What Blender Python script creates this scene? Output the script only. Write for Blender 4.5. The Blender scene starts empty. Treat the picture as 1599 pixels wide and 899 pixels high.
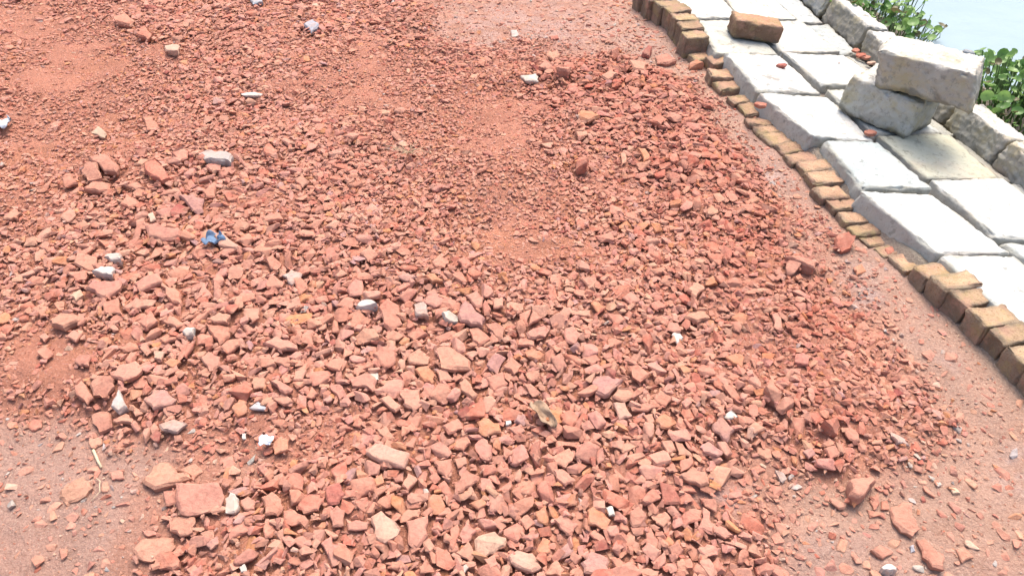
import bpy, bmesh, math, random
import numpy as np
from mathutils import Vector, Matrix
from mathutils import noise as mnoise

random.seed(7)
RNG = np.random.default_rng(11)
R = math.radians
scene = bpy.context.scene
col = scene.collection

# ------------------------------------------------------------------ camera
CAM_H, PITCH, FPX, CX, CY = 1.40, R(42.0), 1150.0, 799.5, 449.5
cam_d = bpy.data.cameras.new("camera")
cam_d.sensor_width = 36.0
cam_d.lens = FPX / 1599.0 * 36.0
cam_d.clip_start = 0.02
cam_d.clip_end = 600.0
cam = bpy.data.objects.new("camera", cam_d)
cam.location = (0, 0, CAM_H)
cam.rotation_euler = (R(90) - PITCH, 0, 0)
col.objects.link(cam)
scene.camera = cam

# ------------------------------------------------------------------ sky, sun, exposure
SUN_EL, SUN_AZ = R(64), R(18)          # azimuth from +Y towards +X
world = bpy.data.worlds.new("World")
scene.world = world
world.use_nodes = True
wn = world.node_tree
bg = wn.nodes["Background"]
sky = wn.nodes.new("ShaderNodeTexSky")
sky.sky_type = 'NISHITA'
sky.sun_disc = False
sky.sun_elevation = SUN_EL
sky.sun_rotation = SUN_AZ
sky.air_density = 1.0
sky.dust_density = 6.0
sky.ozone_density = 1.0
wn.links.new(sky.outputs[0], bg.inputs[0])
bg.inputs[1].default_value = 0.15
sun_d = bpy.data.lights.new("sun", 'SUN')
sun_d.energy = 1.0
sun_d.angle = R(22.0)
sun_d.color = (1.0, 0.95, 0.88)
sun = bpy.data.objects.new("sun", sun_d)
sdir = Vector((math.cos(SUN_EL) * math.sin(SUN_AZ), math.cos(SUN_EL) * math.cos(SUN_AZ), math.sin(SUN_EL)))
sun.rotation_euler = sdir.to_track_quat('Z', 'Y').to_euler()
sun.location = sdir * 20
col.objects.link(sun)
vs = scene.view_settings
vs.view_transform = 'Standard'
vs.look = 'None'
vs.exposure = 1.25
vs.gamma = 1.0
vs.use_curve_mapping = False

# ------------------------------------------------------------------ helpers
SP, CP = math.sin(PITCH), math.cos(PITCH)

def ray(px, py):
    x, y = (px - CX) / FPX, (CY - py) / FPX
    return np.array((x, y * SP + CP, y * CP - SP))

def at(px, py, z=0.0):
    """where the sight line of a pixel meets the level z"""
    d = ray(px, py)
    t = (z - CAM_H) / d[2]
    return np.array((0, 0, CAM_H)) + d * t

def proj(x, y, z):
    """pixel of a point (arrays allowed)"""
    zz = np.asarray(z) - CAM_H
    fw = y * CP - zz * SP
    up = y * SP + zz * CP
    fw = np.maximum(fw, 0.05)
    return CX + FPX * x / fw, CY - FPX * up / fw

def lattice(seed):
    return np.random.default_rng(seed).random((256, 256))

def vnoise(x, y, seed):
    L = lattice(seed)
    xi, yi = np.floor(x).astype(int), np.floor(y).astype(int)
    fx, fy = x - xi, y - yi
    fx, fy = fx * fx * (3 - 2 * fx), fy * fy * (3 - 2 * fy)
    a, b = L[xi & 255, yi & 255], L[(xi + 1) & 255, yi & 255]
    c, d = L[xi & 255, (yi + 1) & 255], L[(xi + 1) & 255, (yi + 1) & 255]
    return (a * (1 - fx) + b * fx) * (1 - fy) + (c * (1 - fx) + d * fx) * fy

def fbm(x, y, scale, octv, seed):
    x, y = np.asarray(x, float), np.asarray(y, float)
    s, amp, tot = 0, 1.0, 0
    for o in range(octv):
        s = s + amp * vnoise(x * scale * 2 ** o + 31.7 * o, y * scale * 2 ** o + 17.3 * o, seed + o)
        tot += amp
        amp *= 0.5
    return s / tot

def sstep(a, b, x):
    t = np.clip((x - a) / (b - a), 0, 1)
    return t * t * (3 - 2 * t)

def in_poly(x, y, P):
    inside = np.zeros(np.shape(x), bool)
    n = len(P)
    for i in range(n):
        x0, y0 = P[i]; x1, y1 = P[(i + 1) % n]
        if y0 == y1:
            continue
        c = ((y0 > y) != (y1 > y)) & (x < (x1 - x0) * (y - y0) / (y1 - y0) + x0)
        inside ^= c
    return inside

def dist_poly(x, y, P):
    d = np.full(np.shape(x), 1e9)
    n = len(P)
    for i in range(n):
        ax, ay = P[i]; bx, by = P[(i + 1) % n]
        ux, uy = bx - ax, by - ay
        t = np.clip(((x - ax) * ux + (y - ay) * uy) / (ux * ux + uy * uy + 1e-12), 0, 1)
        d = np.minimum(d, np.hypot(x - ax - t * ux, y - ay - t * uy))
    return d

def tag(o, label=None, cat=None, group=None, kind=None):
    if label: o["label"] = label
    if cat: o["category"] = cat
    if group: o["group"] = group
    if kind: o["kind"] = kind
    return o

def link(name, me, mat=None, parent=None, loc=None):
    o = bpy.data.objects.new(name, me)
    col.objects.link(o)
    if mat is not None:
        me.materials.append(mat)
    if parent is not None:
        o.parent = parent
    if loc is not None:
        o.location = loc
    return o

def mesh_np(name, V, F4, smooth=False, colr=None, attr='tint'):
    """V (n,3); F4 list of faces or an (m,3|4) array"""
    me = bpy.data.meshes.new(name)
    V = np.asarray(V, np.float32)
    if isinstance(F4, np.ndarray):
        m, k = F4.shape
        me.vertices.add(len(V)); me.loops.add(m * k); me.polygons.add(m)
        me.vertices.foreach_set('co', V.ravel())
        me.loops.foreach_set('vertex_index', F4.astype(np.int32).ravel())
        me.polygons.foreach_set('loop_start', np.arange(0, m * k, k, dtype=np.int32))
        me.polygons.foreach_set('loop_total', np.full(m, k, np.int32))
    else:
        me.from_pydata([tuple(map(float, v)) for v in V], [], F4)
    me.update(calc_edges=True)
    me.validate()
    me.polygons.foreach_set('use_smooth', np.full(len(me.polygons), smooth, bool))
    if colr is not None:
        paint(me, colr, attr)
    return me

def paint(me, colr, attr='tint'):
    a = me.attributes.new(attr, 'FLOAT_COLOR', 'POINT')
    n = len(me.vertices)
    c = np.ones((n, 4), np.float32)
    c[:, :3] = colr
    a.data.foreach_set('color', c.ravel())

# ------------------------------------------------------------------ materials
def new_mat(name, rough=0.9, spec=0.25):
    m = bpy.data.materials.new(name)
    m.use_nodes = True
    nt = m.node_tree
    b = nt.nodes["Principled BSDF"]
    b.inputs['Roughness'].default_value = rough
    b.inputs['Specular IOR Level'].default_value = spec
    return m, nt, b

def nnoise(nt, scale, detail=4, rough=0.55, coord=None):
    n = nt.nodes.new('ShaderNodeTexNoise')
    n.inputs['Scale'].default_value = scale
    n.inputs['Detail'].default_value = detail
    n.inputs['Roughness'].default_value = rough
    nt.links.new(coord, n.inputs['Vector'])
    return n.outputs['Fac']

def pos(nt):
    return nt.nodes.new('ShaderNodeNewGeometry').outputs['Position']

def ramp(nt, fac, stops):
    r = nt.nodes.new('ShaderNodeValToRGB')
    el = r.color_ramp.elements
    el[0].position, el[0].color = stops[0][0], (*stops[0][1], 1)
    el[1].position, el[1].color = stops[-1][0], (*stops[-1][1], 1)
    for p, c in stops[1:-1]:
        e = el.new(p); e.color = (*c, 1)
    nt.links.new(fac, r.inputs[0])
    return r.outputs[0]

def mix(nt, fac, a, b, mode='MIX'):
    m = nt.nodes.new('ShaderNodeMix')
    m.data_type = 'RGBA'; m.blend_type = mode
    for i, v in ((0, fac), (6, a), (7, b)):
        if isinstance(v, (int, float)):
            m.inputs[i].default_value = v
        elif isinstance(v, tuple):
            m.inputs[i].default_value = (*v, 1)
        else:
            nt.links.new(v, m.inputs[i])
    return m.outputs[2]

def bump(nt, b, h, strength, dist):
    n = nt.nodes.new('ShaderNodeBump')
    n.inputs['Strength'].default_value = strength
    n.inputs['Distance'].default_value = dist
    nt.links.new(h, n.inputs['Height'])
    nt.links.new(n.outputs[0], b.inputs['Normal'])

def attr_node(nt, name='tint'):
    a = nt.nodes.new('ShaderNodeAttribute')
    a.attribute_name = name
    return a.outputs['Color']

def mapping(nt, coord, off):
    m = nt.nodes.new('ShaderNodeMapping')
    m.inputs['Location'].default_value = (off, off * 1.7, off * 0.6)
    nt.links.new(coord, m.inputs['Vector'])
    return m.outputs[0]

def stone_material(name, grain=0.45, dust=(0.44, 0.235, 0.165), dustamt=0.65, pit=0.8):
    m, nt, b = new_mat(name, 0.95, 0.12)
    p = pos(nt)
    base = attr_node(nt)
    n1 = nnoise(nt, 95, 5, 0.6, p)
    c = mix(nt, grain, base, ramp(nt, n1, [(0.28, (0.35, 0.33, 0.32)), (0.5, (1, 1, 1)), (0.75, (1.5, 1.42, 1.35))]), 'MULTIPLY')
    n2 = nnoise(nt, 26, 4, 0.6, p)
    dm = ramp(nt, n2, [(0.42, (0, 0, 0)), (0.68, (dustamt,) * 3)])
    c = mix(nt, dm, c, dust)
    n3 = nnoise(nt, 420, 2, 0.5, p)
    sp = ramp(nt, n3, [(0.66, (0, 0, 0)), (0.74, (0.35,) * 3)])
    c = mix(nt, sp, c, (0.50, 0.36, 0.27))
    nt.links.new(c, b.inputs['Base Color'])
    nb = nnoise(nt, 130, 6, 0.65, p)
    bump(nt, b, nb, pit, 0.004)
    return m

M_CHIP = stone_material("crushed_brick")
M_STONE = stone_material("pale_stone", 0.22, (0.42, 0.26, 0.19), 0.6, 0.4)

def ground_material():
    m, nt, b = new_mat("dusty_earth", 0.97, 0.1)
    p = pos(nt)
    base = attr_node(nt)
    n1 = nnoise(nt, 7, 6, 0.65, p)
    c = mix(nt, 0.45, base, ramp(nt, n1, [(0.3, (0.72, 0.66, 0.62)), (0.5, (1, 1, 1)), (0.7, (1.22, 1.18, 1.15))]), 'MULTIPLY')
    n2 = nnoise(nt, 130, 4, 0.6, p)
    c = mix(nt, 0.5, c, ramp(nt, n2, [(0.3, (0.62, 0.52, 0.48)), (0.52, (1, 1, 1)), (0.72, (1.3, 1.25, 1.2))]), 'MULTIPLY')
    n3 = nnoise(nt, 260, 2, 0.5, p)
    sp = ramp(nt, n3, [(0.64, (0, 0, 0)), (0.70, (0.6,) * 3)])
    c = mix(nt, sp, c, (0.50, 0.40, 0.33))
    nt.links.new(c, b.inputs['Base Color'])
    hb = nnoise(nt, 75, 8, 0.7, p)
    bump(nt, b, hb, 0.85, 0.016)
    return m
M_GROUND = ground_material()

def concrete_material(name, top, side, yellow=0.3, pits=0.5):
    m, nt, b = new_mat(name, 0.92, 0.15)
    p = pos(nt)
    base = attr_node(nt)
    n0 = nnoise(nt, 4.5, 5, 0.6, p)
    c = mix(nt, 0.8, base, ramp(nt, n0, [(0.3, (0.74, 0.75, 0.74)), (0.52, (1, 1, 1)), (0.7, (1.12, 1.12, 1.10))]), 'MULTIPLY')
    nd = nnoise(nt, 2.6, 6, 0.68, p)
    c = mix(nt, ramp(nt, nd, [(0.53, (0, 0, 0)), (0.70, (0.45,) * 3)]), c, (0.46, 0.33, 0.25))
    n1 = nnoise(nt, 9, 6, 0.7, p)
    c = mix(nt, ramp(nt, n1, [(0.48, (0, 0, 0)), (0.66, (yellow,) * 3)]), c, (0.36, 0.30, 0.15))
    n2 = nnoise(nt, 55, 6, 0.7, p)
    c = mix(nt, ramp(nt, n2, [(0.54, (0, 0, 0)), (0.63, (pits,) * 3)]), c, (0.20, 0.19, 0.17))
    n3 = nnoise(nt, 24, 4, 0.6, p)
    c = mix(nt, ramp(nt, n3, [(0.60, (0, 0, 0)), (0.66, (0.45,) * 3)]), c, (0.15, 0.145, 0.12))
    nt.links.new(c, b.inputs['Base Color'])
    nb = nnoise(nt, 60, 8, 0.72, p)
    bump(nt, b, nb, 0.55, 0.010)
    return m
M_SLAB = concrete_material("bleached_concrete", None, None, 0.22, 0.34)
M_BLOCK = concrete_material("weathered_concrete", None, None, 0.62, 0.48)

def brick_material():
    m, nt, b = new_mat("fired_brick", 0.95, 0.12)
    p = pos(nt)
    base = attr_node(nt)
    n0 = nnoise(nt, 22, 5, 0.65, p)
    c = mix(nt, 0.55, base, ramp(nt, n0, [(0.3, (0.68, 0.60, 0.55)), (0.5, (1, 1, 1)), (0.72, (1.25, 1.22, 1.15))]), 'MULTIPLY')
    n1 = nnoise(nt, 180, 4, 0.6, p)
    c = mix(nt, ramp(nt, n1, [(0.54, (0, 0, 0)), (0.64, (0.5,) * 3)]), c, (0.17, 0.09, 0.05))
    n2 = nnoise(nt, 16, 6, 0.7, p)
    c = mix(nt, ramp(nt, n2, [(0.50, (0, 0, 0)), (0.62, (0.6,) * 3)]), c, (0.30, 0.235, 0.115))
    n3 = nnoise(nt, 13, 5, 0.7, mapping(nt, p, 5.0))
    c = mix(nt, ramp(nt, n3, [(0.52, (0, 0, 0)), (0.64, (0.7,) * 3)]), c, (0.37, 0.215, 0.155))
    nt.links.new(c, b.inputs['Base Color'])
    nb = nnoise(nt, 110, 7, 0.7, p)
    bump(nt, b, nb, 0.8, 0.008)
    return m
M_BRICK = brick_material()

def water_material():
    m, nt, b = new_mat("silty_water", 0.06, 0.5)
    p = pos(nt)
    n0 = nnoise(nt, 1.2, 3, 0.5, p)
    c = ramp(nt, n0, [(0.3, (0.19, 0.26, 0.285)), (0.7, (0.225, 0.295, 0.315))])
    nt.links.new(c, b.inputs['Base Color'])
    b.inputs['IOR'].default_value = 1.33
    nb = nnoise(nt, 9, 3, 0.5, p)
    bump(nt, b, nb, 0.22, 0.03)
    return m
M_WATER = water_material()

def leaf_material():
    m, nt, b = new_mat("waxy_leaf", 0.42, 0.45)
    base = attr_node(nt)
    n0 = nnoise(nt, 60, 3, 0.5, pos(nt))
    c = mix(nt, 0.5, base, ramp(nt, n0, [(0.3, (0.7, 0.75, 0.7)), (0.7, (1.25, 1.2, 1.1))]), 'MULTIPLY')
    nt.links.new(c, b.inputs['Base Color'])
    b.inputs['Transmission Weight'].default_value = 0.0
    tr = nt.nodes.new('ShaderNodeBsdfTranslucent')
    nt.links.new(c, tr.inputs['Color'])
    ms = nt.nodes.new('ShaderNodeMixShader')
    ms.inputs[0].default_value = 0.35
    nt.links.new(b.outputs[0], ms.inputs[1]); nt.links.new(tr.outputs[0], ms.inputs[2])
    nt.links.new(ms.outputs[0], nt.nodes['Material Output'].inputs['Surface'])
    return m
M_LEAF = leaf_material()
M_LITTER = stone_material("dry_plant_fibre", 0.3, (0.5, 0.4, 0.28), 0.2, 0.3)
M_CLOTH = stone_material("faded_plastic", 0.1, (0.45, 0.36, 0.32), 0.15, 0.1)
def foil_material():
    m, nt, b = new_mat("crumpled_foil", 0.35, 0.5)
    b.inputs['Metallic'].default_value = 0.6
    c = ramp(nt, nnoise(nt, 90, 3, 0.5, pos(nt)), [(0.35, (0.45, 0.50, 0.56)), (0.65, (0.75, 0.78, 0.80))])
    nt.links.new(c, b.inputs['Base Color'])
    return m
M_FOIL = foil_material()

# ------------------------------------------------------------------ layout of the place (worked out on the ground)
EDGE_U = np.array((-0.193, 0.981)); EDGE_U /= np.linalg.norm(EDGE_U)     # along the road edge, away from the viewer
EDGE_V = np.array((EDGE_U[1], -EDGE_U[0]))                                # across, towards the water
SLAB_Z = 0.078
P0 = at(1341, 300, SLAB_Z)[:2]
SLOPE = 0.135
def slab_z(x, y):
    return SLAB_Z - SLOPE * ((x - P0[0]) * EDGE_V[0] + (y - P0[1]) * EDGE_V[1])
def on_slab(px, py, up=0.0):
    z = SLAB_Z
    for _ in range(12):
        p = at(px, py, z + up)
        z = float(slab_z(p[0], p[1]))
    p = at(px, py, z + up)
    return p
def across(x, y):
    return (x - P0[0]) * EDGE_V[0] + (y - P0[1]) * EDGE_V[1]

RUB_PX = [(-420, -160), (300, -160), (620, -60), (665, 10), (700, 52), (765, 72), (860, 80), (960, 90), (1010, 100), (1060, 125), (1120, 185),
          (1170, 262), (1212, 335), (1262, 400), (1312, 470), (1362, 560), (1400, 640), (1385, 690), (1270, 720), (1175, 755),
          (1150, 820), (1165, 960), (1170, 1150), (230, 1150), (215, 960), (235, 850), (330, 730), (250, 690), (150, 690), (60, 680), (-120, 600), (-420, 500)]
RUB = [tuple(at(a, b, 0.0)[:2]) for a, b in RUB_PX]
FINE_PX = [((110, 150), 190, 190), ((740, 190), 150, 75), ((800, 330), 110, 110), ((560, 130), 120, 60), ((70, 560), 110, 70), ((495, 690), 60, 45), ((20, 330), 90, 60)]
COARSE_PX = [((230, 420), 230, 190), ((640, 560), 320, 150), ((850, 800), 330, 150), ((960, 150), 170, 70), ((1090, 260), 110, 90), ((470, 800), 150, 60), ((250, 30), 130, 40)]

RIDGE_PX = [((960, 140), 200, 60), ((1090, 250), 120, 110), ((1180, 380), 90, 110), ((1270, 520), 80, 110)]
def blob(px, py, L):
    s = np.zeros(np.shape(px))
    for (cx, cy), rx, ry in L:
        s = np.maximum(s, np.exp(-(((px - cx) / rx) ** 2 + ((py - cy) / ry) ** 2)))
    return s

# height grid over the part of the road the photograph sees
GX0, GX1, GY0, GY1, CELL = -3.6, 4.2, 0.25, 5.0, 0.006
gx = np.arange(GX0, GX1, CELL); gy = np.arange(GY0, GY1, CELL)
GXX, GYY = np.meshgrid(gx, gy)                  # [iy, ix]

def rubble_inside(x, y):
    w = (fbm(x, y, 4.0, 4, 51) - 0.5) * 0.34
    s = np.where(in_poly(x, y, RUB), 1, -1) * dist_poly(x, y, RUB)
    return s + w * 1.1

def base_height(x, y, sd):
    t = across(x, y)
    h = (fbm(x, y, 1.3, 4, 3) - 0.5) * 0.035 + (fbm(x, y, 9, 4, 13) - 0.5) * 0.014
    m = sstep(-0.10, 0.30, sd) * 0.016 + np.exp(-((sd - 0.18) / 0.14) ** 2) * 0.014 * sstep(-0.3, 0.3, x)
    m = m + sstep(0.0, 0.2, sd) * (fbm(x, y, 2.4, 3, 23) - 0.5) * 0.05
    h = h + m
    h = h + (fbm(x, y, 22, 4, 61) - 0.5) * 0.010 - 0.004 * sstep(0.55, 0.7, fbm(x, y, 14, 3, 67))
    # towards the water: sunken strip of the edging, packed earth under the slabs, then down the bank
    w = sstep(-0.16, -0.11, t)
    under = SLAB_Z - 0.040 - SLOPE * np.maximum(t, 0)
    kerb_t = 0.92
    bank = under - np.maximum(t - kerb_t - 0.15, 0) * 0.55 + sstep(kerb_t, kerb_t + .1, t) * 0.06
    low = np.maximum(bank, -1.6) + (fbm(x, y, 12, 4, 43) - 0.5) * 0.02
    e = sstep(0.012, 0.03, t)
    low = low * e + (0.006) * (1 - e)
    return h * (1 - w) + low * w

SD = rubble_inside(GXX, GYY)
H0 = base_height(GXX, GYY, SD)
RAS = H0.copy()
OWN = np.zeros(RAS.shape, np.int8)              # 1 where a traced stone lies

def ij(x, y):
    return int((y - GY0) / CELL), int((x - GX0) / CELL)
def zsample(A, x, y):
    i = np.clip(((np.asarray(y) - GY0) / CELL).astype(int), 0, A.shape[0] - 1)
    j = np.clip(((np.asarray(x) - GX0) / CELL).astype(int), 0, A.shape[1] - 1)
    return A[i, j]

# ------------------------------------------------------------------ ground sheet
def ground_colour(x, y, sd):
    px, py = proj(x, y, 0 * x)
    tan = np.array((0.375, 0.205, 0.150)); red = np.array((0.37, 0.165, 0.112)); orange = np.array((0.38, 0.165, 0.100)); grey = np.array((0.365, 0.235, 0.187))
    f = sstep(-0.12, 0.10, sd)[..., None]
    side = sstep(0.25, 0.7, x)[..., None]
    tan = tan * (1 - side) + np.array((0.395, 0.248, 0.185)) * side
    c = tan * (1 - f) + red * f
    g = (sstep(0.52, 0.66, fbm(x, y, 3.2, 4, 71)) * (1 - f[..., 0]))[..., None] * 0.8
    c = c * (1 - g) + grey * g
    o = (sstep(0.55, 0.68, fbm(x, y, 4.1, 4, 91)) * 0.6)[..., None] * (0.2 + 0.8 * f)
    c = c * (1 - o) + orange * o
    pale = np.zeros(np.shape(x))
    for (cx, cy), rx, ry, a in (((1352, 462), 30, 22, .6), ((1192, 276), 24, 10, .7), ((1340, 430), 26, 20, .35), ((1590, 735), 30, 30, .7), ((1470, 580), 30, 22, .35), ((1130, 780), 60, 60, .35), ((820, 40), 190, 50, .35)):
        pale = np.maximum(pale, a * np.exp(-(((px - cx) / rx) ** 2 + ((py - cy) / ry) ** 2)))
    pale = (pale * sstep(0.3, 0.6, fbm(x, y, 25, 3, 33)))[..., None]
    c = c * (1 - pale) + np.array((0.42, 0.33, 0.31)) * pale
    bank = sstep(-0.05, 0.05, across(x, y))[..., None]
    c = c * (1 - bank) + np.array((0.24, 0.21, 0.17)) * bank
    return c

def grid_axis(lo, hi, fine, far):
    a = list(np.arange(lo, hi + fine * 0.5, fine))
    s, st = fine, a[-1]
    while st < far[1]:
        s *= 1.5; st += s; a.append(st)
    s, st = fine, a[0]
    while st > far[0]:
        s *= 1.5; st -= s; a.insert(0, st)
    return np.array(a)
ax_x = grid_axis(-3.4, 3.6, 0.013, (-90, 90)); ax_y = grid_axis(0.35, 4.6, 0.013, (-40, 140))
X, Y = np.meshgrid(ax_x, ax_y)
sdg = rubble_inside(X, Y)
Z = base_height(X, Y, sdg)
# brick dust that has settled between the chips, deeper in some places
Z += sstep(-0.10, 0.12, sdg) * (-0.0006 + 0.0056 * sstep(0.48, 0.68, fbm(X, Y, 6.5, 4, 151)) + 0.003 * (fbm(X, Y, 40, 3, 161) - 0.5)) * (across(X, Y) < -0.14)
n_x, n_y = len(ax_x), len(ax_y)
idx = np.arange(n_x * n_y).reshape(n_y, n_x)
faces = np.stack([idx[:-1, :-1].ravel(), idx[:-1, 1:].ravel(), idx[1:, 1:].ravel(), idx[1:, :-1].ravel()], 1)
gm = mesh_np("ground", np.stack([X.ravel(), Y.ravel(), Z.ravel()], 1), faces, True, ground_colour(X, Y, sdg).reshape(-1, 3))
tag(link("ground", gm, M_GROUND), kind="structure")

# water: one sheet to the far side
wz = -0.42
wp = [P0 + EDGE_V * a + EDGE_U * b for a, b in ((0.9, -60), (140, -60), (140, 160), (0.9, 160))]
wm = mesh_np("water", [(p[0], p[1], wz) for p in wp], [(0, 1, 2, 3)], False)
tag(link("water", wm, M_WATER), kind="structure")

def unit(v):
    v = np.asarray(v, float)
    return v / np.linalg.norm(v)

# ------------------------------------------------------------------ rounded blocks
def axis_pts(n, r):
    inner = np.linspace(-1 + r, 1 - r, n)
    k = np.array((0.0, 0.25, 0.5, 0.78)) * r
    return np.concatenate([-1 + k, inner, (1 - k)[::-1]])

def rounded_block(size, rad, dens=(10, 8, 3), amp=0.004, seed=0, edge_amp=0.35):
    """crumbly rounded box of the full size given, centred; returns V, F"""
    hs = np.array(size) / 2
    ax = [axis_pts(dens[k], min(0.6, 2 * rad / hs[k])) for k in range(3)]
    V, F, key = [], [], {}
    def vid(i, j, k):
        q = (i, j, k)
        if q not in key:
            key[q] = len(V)
            V.append((ax[0][i], ax[1][j], ax[2][k]))
        return key[q]
    n = [len(a) for a in ax]
    for k in (0, n[2] - 1):
        for i in range(n[0] - 1):
            for j in range(n[1] - 1):
                f = [vid(i, j, k), vid(i + 1, j, k), vid(i + 1, j + 1, k), vid(i, j + 1, k)]
                F.append(f if k else f[::-1])
    for j in (0, n[1] - 1):
        for i in range(n[0] - 1):
            for k in range(n[2] - 1):
                f = [vid(i, j, k), vid(i, j, k + 1), vid(i + 1, j, k + 1), vid(i + 1, j, k)]
                F.append(f if j else f[::-1])
    for i in (0, n[0] - 1):
        for j in range(n[1] - 1):
            for k in range(n[2] - 1):
                f = [vid(i, j, k), vid(i, j + 1, k), vid(i, j + 1, k + 1), vid(i, j, k + 1)]
                F.append(f if i else f[::-1])
    P = np.array(V) * hs
    off = Vector((seed * 7.31, seed * 3.17, seed * 1.7))
    out = np.empty_like(P)
    for q in range(len(P)):
        p = P[q]
        nz = mnoise.noise(Vector(p * 16) + off) + 0.7 * mnoise.noise(Vector(p * 42) + off)
        r = rad * (1 + edge_amp * 2 * nz)
        r = max(rad * 0.35, min(r, hs.min() * 0.95))
        inner = np.clip(p, -hs + r, hs - r)
        d = p - inner
        L = np.linalg.norm(d)
        if L > 1e-9:
            nrm = d / L
            p2 = inner + nrm * r
        else:
            nrm = np.zeros(3); p2 = p
        a = mnoise.fractal(Vector(p * 11) + off, 0.8, 2.1, 4)
        b = mnoise.noise(Vector(p * 60) + off)
        c2 = mnoise.noise(Vector(p * 130) + off)
        # broken-off nicks along the arrises
        if L > 1e-9 and np.sum(np.abs(d) > 0.35 * L) >= 2:
            nk = mnoise.noise(Vector(p * 34) + off * 1.7)
            if nk > 0.12: p2 = p2 - nrm * (nk - 0.12) * amp * 3.2
        out[q] = p2 + (nrm if L > 1e-9 else np.zeros(3)) * (a * amp + b * amp * 0.7 + c2 * amp * 0.35)
    return out, F

def warp_quad(V, size, quad, thick_dir):
    """map the block's plan onto four plan corners (TL, TR, BR, BL in the photo's sense), keep its thickness"""
    u = V[:, 0] / size[0] + 0.5
    v = V[:, 1] / size[1] + 0.5
    TL, TR, BR, BL = [np.array(q) for q in quad]
    bot = BL[None] * (1 - u)[:, None] + BR[None] * u[:, None]
    top = TL[None] * (1 - u)[:, None] + TR[None] * u[:, None]
    P = bot * (1 - v)[:, None] + top * v[:, None]
    return P + np.outer(V[:, 2] - size[2] / 2, thick_dir)

NORMAL = np.array((SLOPE * EDGE_V[0], SLOPE * EDGE_V[1], 1.0)); NORMAL /= np.linalg.norm(NORMAL)

def finish(name, P, F, mat, colr, base, **kw):
    """link a block with its origin at its base"""
    o = link(name, mesh_np(name, P - np.array(base), F, True, colr), mat, None, tuple(base))
    tag(o, **kw)
    return o

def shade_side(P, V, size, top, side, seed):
    """bleached top against weathered flanks, light and shade painted into both tones; plus edge grime"""
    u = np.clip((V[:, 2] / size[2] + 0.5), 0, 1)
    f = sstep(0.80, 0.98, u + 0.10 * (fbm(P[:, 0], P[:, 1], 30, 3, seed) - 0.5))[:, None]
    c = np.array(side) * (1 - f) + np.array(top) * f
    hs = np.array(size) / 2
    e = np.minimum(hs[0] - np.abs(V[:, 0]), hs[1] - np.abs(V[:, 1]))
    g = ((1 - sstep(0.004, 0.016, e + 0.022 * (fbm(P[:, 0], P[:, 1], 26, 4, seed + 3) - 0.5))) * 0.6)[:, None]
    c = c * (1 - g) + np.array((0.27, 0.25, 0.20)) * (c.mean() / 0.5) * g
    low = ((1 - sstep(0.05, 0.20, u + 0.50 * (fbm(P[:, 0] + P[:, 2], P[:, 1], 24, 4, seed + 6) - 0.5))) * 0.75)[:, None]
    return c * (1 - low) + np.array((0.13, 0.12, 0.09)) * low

SLABS = [
    # row by the bricks
    [(1026, -30), (1108, -28), (1150, 27), (1085, 25)], [(1090, 31), (1154, 34), (1217, 82), (1119, 79)],
    [(1133, 84), (1219, 88), (1280, 145), (1183, 141)], [(1186, 146), (1292, 150), (1364, 217), (1268, 213)],
    [(1288, 220), (1372, 222), (1452, 295), (1347, 292)], [(1343, 301), (1456, 302), (1573, 394), (1464, 394)],
    [(1471, 399), (1582, 400), (1745, 540), (1625, 540)],
    # middle row
    [(1113, -27), (1188, -24), (1244, 29), (1156, 27)], [(1160, 33), (1249, 34), (1311, 79), (1222, 79)],
    [(1225, 83), (1318, 85), (1382, 134), (1285, 130)], [(1293, 137), (1388, 140), (1470, 205), (1368, 209)],
    [(1373, 214), (1482, 210), (1559, 277), (1450, 274)], [(1457, 279), (1567, 282), (1684, 375), (1556, 369)],
    [(1568, 376), (1692, 383), (1830, 490), (1715, 485)],
    # narrow outer row
    [(1193, -23), (1232, -22), (1286, 29), (1249, 29)], [(1254, 35), (1294, 36), (1340, 78), (1315, 79)],
    [(1323, 86), (1350, 88), (1405, 135), (1386, 133)], [(1394, 141), (1420, 145), (1490, 207), (1476, 206)],
    [(1488, 212), (1510, 214), (1582, 277), (1564, 276)], [(1573, 283), (1600, 286), (1715, 380), (1692, 377)],
]
SLAB_LABELS = [
    "pale concrete slab cut by the top edge, beside the raised bricks",
    "concrete slab holding the left half of the loose brown brick",
    "pale slab with one small dark red brick bit near its centre",
    "white slab touching the left end of the lower stacked concrete block",
    "bluish white slab with chipped left edge, between two brighter slabs by the bricks",
    "brightest white slab in the row beside the half-buried edging bricks",
    "white slab beside the raised edging bricks, cut by the right edge",
    "cream slab behind the loose brown brick, cut by the top edge",
    "cream slab under the right end of the loose brown brick",
    "white slab behind the stacked blocks, with a tiny dark speck",
    "slab mostly hidden beneath the lower stacked concrete block",
    "yellow stained slab directly in front of the stacked concrete blocks",
    "white slab cut by the right edge, water side of the brightest slab",
    "bluish slab corner at the right edge below the last whole water-side slab",
    "narrow cracked slab by the kerb, cut by the top edge",
    "narrow grey slab beside the kerb, behind the loose brick's slab",
    "narrow strip slab under the little heap of red brick bits by the kerb",
    "narrow strip slab hidden behind the stacked concrete blocks",
    "narrow strip slab between the yellow stained slab and the kerb",
    "narrow strip slab between the kerb and the right edge of the photo",
]
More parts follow.
